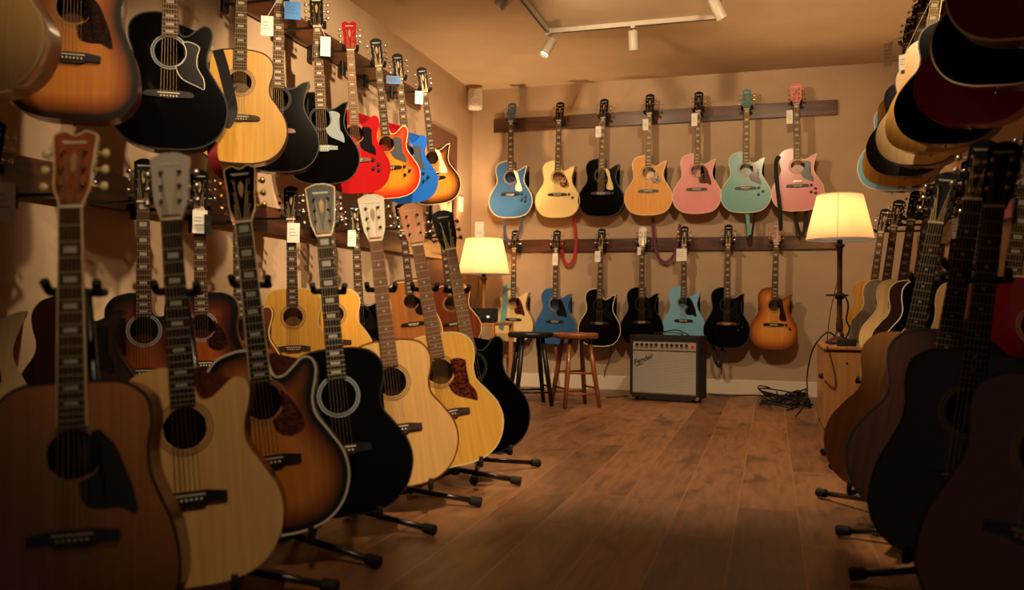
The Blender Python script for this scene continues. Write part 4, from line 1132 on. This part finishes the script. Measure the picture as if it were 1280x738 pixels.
# ================================================================= COMBO AMP
a0 = at_z(787, 500, 0); a1 = at_z(873, 505, 0)
ang = math.atan2(a1.y - a0.y, a1.x - a0.x); W = (a1 - a0).length; H = .535; Dp = .27
e = empty('guitar_amplifier', (a0.x, a0.y, 0), ang); tag(e, 'black combo amplifier with silver grille cloth on the floor by the back wall', 'amplifier')
M_tolex = paint('black_tolex', (17, 15, 15), .7, noise=.3, scale=300)
bm = bmesh.new()
prism(bm, [(0, .025), (W, .025), (W, H), (0, H)], .03, Dp)
build('cabinet', bm, M_tolex, e)
bm = bmesh.new()
for x0, x1, z0, z1 in ((0, .022, .025, H), (W - .022, W, .025, H), (.022, W - .022, H - .045, H), (.022, W - .022, .025, .06)): box(bm, x0, x1, 0, .03, z0, z1, .003)
build('front_frame', bm, M_tolex, e)
def grille():
    m, nt, b = newmat('silver_grille_cloth'); L = nt.links.new; tc = nt.nodes.new('ShaderNodeTexCoord')
    ws = []
    for d, sc in (('X', 95), ('Z', 75)):
        wv = nt.nodes.new('ShaderNodeTexWave'); wv.bands_direction = d; wv.inputs['Scale'].default_value = sc / 6.28 * 3; wv.inputs['Distortion'].default_value = .3; L(tc.outputs['Object'], wv.inputs['Vector']); ws.append(wv)
    mu = nt.nodes.new('ShaderNodeMath'); mu.operation = 'MULTIPLY'; L(ws[0].outputs['Fac'], mu.inputs[0]); L(ws[1].outputs['Fac'], mu.inputs[1])
    r = ramp(nt, [(0, lin((128, 124, 116))), (1, lin((214, 208, 196)))]); L(mu.outputs[0], r.inputs[0]); L(r.outputs[0], b.inputs['Base Color']); b.inputs['Roughness'].default_value = .7
    return m
bm = bmesh.new(); box(bm, .022, W - .022, .012, .03, .06, H - .125); gr = build('grille_cloth', bm, grille(), e)
for z0, z1 in ((H - .125, H - .118), (.06, .068)):
    bm = bmesh.new(); box(bm, .022, W - .022, .008, .03, z0, z1); build('grille_trim', bm, M_chrome, e)
bm = bmesh.new(); box(bm, .022, W - .022, .010, .03, H - .118, H - .045); pn = build('control_panel', bm, paint('silver_panel', (186, 180, 168), .35, metal=.4), e)
for i in range(11):
    x = .06 + (W - .17) * i / 10 + (.01 if i > 4 else 0)
    bm = bmesh.new(); lathe(bm, [(0, -.014), (.009, -.014), (.011, .008), (.011, .010)], 12, (x, 0, H - .075), 'y'); build('control_knob', bm, M_black, pn)
    bm = bmesh.new(); box(bm, x - .008, x + .008, .0085, .01, H - .104, H - .101); build('printed_mark', bm, M_ink, pn)
bm = bmesh.new(); lathe(bm, [(0, -.012), (.008, -.01), (.011, .0), (.012, .010)], 14, (W - .05, 0, H - .08), 'y'); build('jewel_light', bm, paint('red_jewel', (190, 20, 20), .2, emis=(200, 20, 15), es=.4), pn)
me = text_mesh('Fender', .06, .3, .0012); lg = inst('script_logo', me, M_black, e); lg.rotation_euler = (PI / 2, math.radians(-22), 0); lg.location = (.115, .009, H - .215)
bm = bmesh.new(); tube(bm, [(-.075, 0, -.012), (-.04, 0, -.012), (-.01, 0, -.011)], .002, 6); uf = build('logo_underline', bm, M_black, lg); uf.rotation_euler = (-PI / 2, 0, 0)
for x in (.0, W):
    for z in (.025, H):
        bm = bmesh.new(); sx = .02 if x == 0 else -.02; sz = .02 if z < .1 else -.02
        box(bm, min(x, x + sx) - .002, max(x, x + sx) + .002, -.003, .025, min(z, z + sz) - .002, max(z, z + sz) + .002, .002); build('corner_guard', bm, M_chrome if z < .1 else M_black, e)
for x in (.05, W - .05):
    for y in (.04, Dp - .04):
        bm = bmesh.new(); lathe(bm, [(.016, 0), (.018, .027)], 14, (x, y, 0)); build('foot', bm, M_rubber, e)
bm = bmesh.new(); tube(bm, smooth_path([(W * .3, .13, H), (W * .33, .13, H + .02), (W * .67, .13, H + .02), (W * .7, .13, H)], 5), .006, 4, flat=(.028, .006, Vector((0, 1, 0)))); build('carry_handle', bm, M_rubber, e)
bm = bmesh.new(); box(bm, W, W + .006, .1, .2, H - .15, H - .11, .002); build('side_handle', bm, M_rubber, e)


def cable(label, pts, rad=.0045, mat=None, n=8):
    bm = bmesh.new(); tube(bm, smooth_path(pts, n), rad, 6); return tag(build('cable', bm, mat or M_rubber, None, True), label, 'cable', 'black cables')


ex = Vector((math.cos(ang), math.sin(ang), 0)); ey = Vector((-math.sin(ang), math.cos(ang), 0)); A = lambda x, y, z: Vector((a0.x, a0.y, 0)) + ex * x + ey * y + Vector((0, 0, z))
cable('short black cable lying in an arc on top of the amplifier', [A(.2, .12, H + .005), A(.26, .1, H + .03), A(.36, .12, H + .045), A(.42, .14, H + .02), A(.46, .12, H + .006)])
cable('thin black cable hanging down the wall beside the brown stool', [P(764, 432, YB - .06), P(762, 450, YB - .03), P(756, 465, YB - .03), P(755, 490, YB - .04), at_z(760, 497, .008), at_z(785, 495, .008)], .004)
cable('black cable running along the skirting right of the amplifier', [at_z(886, 493, .006), at_z(910, 495, .006), at_z(940, 494, .006), at_z(968, 496, .006)])
random.seed(3)
for j, (cx, cy, n_, lab) in enumerate(((982, 492, 30, 'large loose coil of black cable on the floor by the cabinet'), (1003, 497, 22, 'tangled black cable heap against the cabinet side'), (985, 500, 16, 'flat black cable loops in front of the heap'))):
    pts = []
    for i in range(n_):
        a = i * 1.25 + j + random.uniform(-.7, .7); rr = 36 * (.35 + .65 * random.random()); px = cx + rr * math.cos(a) * (1 if j < 2 else 1.1); py = cy + 2 + 8 * math.sin(a) * (.6 + .6 * random.random())
        p = at_z(min(px, 1017), py + 3, .008); p.y = min(p.y, YB - .04); p.x = min(p.x, .29); p.z = .008 + (.09 * random.random() ** 2 if j < 2 else .012 * (i % 3)); pts.append(p)
    cable(lab, pts, .0055, n=6)

# ================================================================= CABINET AND ITS THINGS
e = empty('wooden_cabinet', (.315, 5.6, 0)); tag(e, 'plain oak cabinet under the right table lamp', 'cabinet')
M_cab = wood('oak_veneer', (150, 102, 56), (176, 126, 76), .5, .1, scale=40, stretch=.08)
bm = bmesh.new(); box(bm, 0, .36, .02, .84, .02, .51, .003); build('carcass', bm, M_cab, e)
bm = bmesh.new(); box(bm, .004, .356, 0, .019, .03, .5, .002); dr = build('door', bm, M_cab, e)
bm = bmesh.new(); lathe(bm, [(0, -.006), (.006, -.004), (.007, 0)], 10, (.13, 0, .43), 'y'); build('knob', bm, M_black, dr)
bm = bmesh.new(); box(bm, -.008, .368, -.012, .85, .511, .53, .003); build('top_board', bm, M_cab, e)
bm = bmesh.new(); box(bm, .01, .35, .04, .83, 0, .02); build('plinth', bm, M_black, e)
bm = bmesh.new(); lathe(bm, [(0, 0), (.014, 0), (.018, .0), (.018, -.02), (0, -.03)], 12, (0, .12, .34), 'x'); build('side_hook', bm, M_black, e)
e = empty('power_strip', at_z(1058, 430, .545).xy.to_3d() + Vector((0, 0, .53)), math.radians(4)); tag(e, 'black power adapter block on the cabinet top', 'power adapter')
bm = bmesh.new(); box(bm, -.055, .055, -.03, .03, 0, .045, .006); build('case', bm, M_rubber, e)
bm = bmesh.new(); tube(bm, [(0, .0, .04), (0, 0, .05)], .012, 10); build('socket', bm, M_black, e)
cz = .535
cable('black cable looping down off the left edge of the cabinet', [at_z(1050, 428, cz), at_z(1038, 427, cz) + Vector((0, 0, .06)), at_x(1028, 420, .30), at_x(1015, 440, .24), at_x(1009, 470, .235), at_x(1008, 500, .22), Vector((.17, 6.3, .01))], .005)
cable('thin black lamp cord running down behind the right lamp post', [at_d(1051, 318, 6.42), at_d(1047, 350, 6.45), at_d(1040, 380, 6.45), at_d(1036, 405, 6.4), at_d(1034, 426, 6.2)], .003)
cable('short black cable coil on top of the cabinet', [at_z(1034, 427, cz), at_z(1042, 424, cz), at_z(1048, 428, cz), at_z(1040, 430, cz), at_z(1032, 428, cz)], .006)
cable('thin cord running down the left lamp post', [at_d(598, 345, 7.62), at_d(598, 360, 7.6), at_d(594, 380, 7.55), at_d(592, 400, 7.5)], .003)
# clip on tray at the right lamp post
c = Vector((LAMP_R.x, LAMP_R.y, .85)); e = empty('clip_holder', c); tag(e, 'black clip-on holder with hanging cord clamped to the right lamp post', 'clip')
bm = bmesh.new(); box(bm, -.09, .05, -.075, -.02, 0, .012, .003); build('tray', bm, M_black, e)
bm = bmesh.new(); lathe(bm, [(.03, -.02), (.03, .02), (.0215, .02), (.0215, -.02), (.03, -.02)], 16); build('clamp', bm, M_black, e)
bm = bmesh.new(); tube(bm, smooth_path([(.03, -.06, 0), (.05, -.06, -.06), (.04, -.05, -.16), (.06, -.05, -.22), (.03, -.04, -.3)], 6), .006, 6); build('cord', bm, M_rubber, e)

# ================================================================= WALL FITTINGS
e = empty('wall_speaker', (-2.73, 7.72, 2.72), math.radians(24)); tag(e, 'small white wall speaker in the back left corner under the ceiling', 'speaker')
M_wp = paint('white_plastic', (238, 230, 218), .45)
bm = bmesh.new(); box(bm, -.07, .07, -.1, .0, -.1, .1, .03); sp = build('case', bm, M_wp, e); sp.rotation_euler = (math.radians(-12), 0, 0)
bm = bmesh.new(); box(bm, -.05, .05, -.104, -.1, -.08, .08, .001); g_ = build('grille', bm, paint('speaker_mesh', (214, 206, 192), .6), sp)
for zc, rr in ((-.03, .036), (.045, .018)):
    bm = bmesh.new(); tube(bm, [(rr * math.cos(2 * PI * k / 24), -.105, zc + rr * math.sin(2 * PI * k / 24)) for k in range(25)], .003, 6, cap=False); build('driver_ring', bm, M_wp, g_)
bm = bmesh.new(); tube(bm, [(0, -.01, 0), (.0, .12, .0)], .012, 8); build('bracket', bm, M_wp, e)
e = empty('wall_outlet', (-2.71, YB, 1.5)); tag(e, 'white socket adapter on the back wall above the left lamp', 'outlet')
bm = bmesh.new(); box(bm, -.045, .045, -.03, 0, -.07, .08, .006); pl = build('plate', bm, M_wp, e)
for sx in (-.012, .012):
    bm = bmesh.new(); box(bm, sx - .003, sx + .003, -.0315, -.03, -.035, -.015); build('slot', bm, M_ink, pl)
e = empty('light_switch', (XL, 7.55, 1.72)); tag(e, 'narrow white wall plate on the left wall near the corner', 'switch')
bm = bmesh.new(); box(bm, 0, .012, -.045, .045, -.07, .07, .003); pl = build('plate', bm, M_wp, e)
bm = bmesh.new(); box(bm, .012, .018, -.012, .012, -.02, .02, .002); build('rocker', bm, M_wp, pl)
# brown panel and framed picture on left wall
bm = bmesh.new(); box(bm, XL, XL + .012, 6.72, 7.42, .75, 2.33, .002); tag(build('wall_panel', bm, paint('brown_board', (112, 72, 54), .6)), 'brown board on the left wall behind the tobacco sunburst guitar', 'panel')
e = empty('framed_picture', (XL + .013, 7.02, 1.62)); tag(e, 'dark framed picture with pale abstract shapes on the brown board', 'picture')
bm = bmesh.new()
for y0, y1, z0, z1 in ((-.27, -.245, -.42, .42), (.245, .27, -.42, .42), (-.245, .245, .395, .42), (-.245, .245, -.42, -.395)): box(bm, 0, .022, y0, y1, z0, z1, .002)
build('frame', bm, M_black, e)
def art():
    m, nt, b = newmat('pale_abstract_print'); tc = nt.nodes.new('ShaderNodeTexCoord'); n = nt.nodes.new('ShaderNodeTexNoise'); n.inputs['Scale'].default_value = 5; nt.links.new(tc.outputs['Object'], n.inputs['Vector'])
    r = ramp(nt, [(.35, lin((96, 122, 124))), (.45, lin((206, 186, 150))), (.6, lin((190, 150, 110))), (.7, lin((70, 60, 56)))]); nt.links.new(n.outputs['Fac'], r.inputs[0]); nt.links.new(r.outputs[0], b.inputs['Base Color']); b.inputs['Roughness'].default_value = .3; return m
bm = bmesh.new(); box(bm, 0, .008, -.245, .245, -.395, .395); build('print', bm, art(), e)

# ================================================================= CEILING TRACK
M_tr = paint('track_white', (160, 148, 132), .45); M_slot = paint('track_slot', (30, 27, 25), .7)
e = empty('lighting_track', (-1.63, 6.27, ZC)); tag(e, 'white ceiling lighting track with two bends', 'track light rail')
bm = bmesh.new(); box(bm, -.018, .018, -4.2, .018, -.035, 0, .002); s1 = build('track_section', bm, M_tr, e)
bm = bmesh.new(); box(bm, -.006, .006, -4.15, -.06, -.0365, -.035); build('slot', bm, M_slot, s1)
bm = bmesh.new(); box(bm, .018, 1.3, -.018, .018, -.035, 0, .002); s2 = build('track_section', bm, M_tr, e)
bm = bmesh.new(); box(bm, .1, .62, -.006, .006, -.0365, -.035); box(bm, .68, 1.25, -.006, .006, -.0365, -.035); build('slot', bm, M_slot, s2)
bm = bmesh.new(); box(bm, 1.264, 1.3, -3.6, -.018, -.035, 0, .002); s3 = build('track_section', bm, M_tr, e)
bm = bmesh.new(); box(bm, 1.276, 1.288, -3.5, -.06, -.0365, -.035); build('slot', bm, M_slot, s3)
bm = bmesh.new(); box(bm, -.03, .03, -.03, .03, -.042, 0, .003); build('corner_joint', bm, M_tr, e)


def head(label, x, y, d, L=.15, on=True):
    e = empty('spotlight', (x, y, ZC - .037)); tag(e, label, 'spotlight', 'ceiling spotlights')
    d = Vector(d).normalized(); c = Vector((0, 0, -.1))
    bm = bmesh.new(); box(bm, -.016, .016, -.04, .04, -.02, 0, .002); build('adapter', bm, M_tr, e)
    bm = bmesh.new(); tube(bm, [(0, 0, -.015), (0, 0, -.09)], .007, 8); build('stem', bm, M_tr, e)
    bm = bmesh.new(); a = c - d * L / 2; b_ = c + d * L / 2; tube(bm, [a, a + d * .005, b_], [.032, .036, .038], 24, cap=False)
    u = d.orthogonal(); bm.faces.new([v for v in bm.verts[:24]][::-1]); cy = build('housing', bm, M_tr, e, True)
    bm = bmesh.new(); tube(bm, [b_ - d * .02, b_ - d * .018], .034, 20)
    build('lens', bm, paint('lit_lens', (255, 235, 200), .3, emis=(255, 225, 170), es=3) if on else paint('dark_lens', (60, 55, 50), .3), cy)


head('white spotlight at the corner of the ceiling track', -1.63, 6.27, (-.35, -.4, -.9))
head('white spotlight at the top edge, left of the track corner', -1.63, 5.2, (-.75, .0, -.7))
head('white spotlight with glowing rim at the right end of the track', -.348, 5.75, (.35, .2, -.7))
head('white spotlight pointing down from the middle of the cross track', -.98, 6.27, (.02, .25, -.95), L=.14)
head('white spotlight nearer on the long track, above the view', -1.63, 3.6, (-.6, .4, -.7))
head('white spotlight nearest on the long track, above the view', -1.63, 2.6, (-.5, .3, -.7))
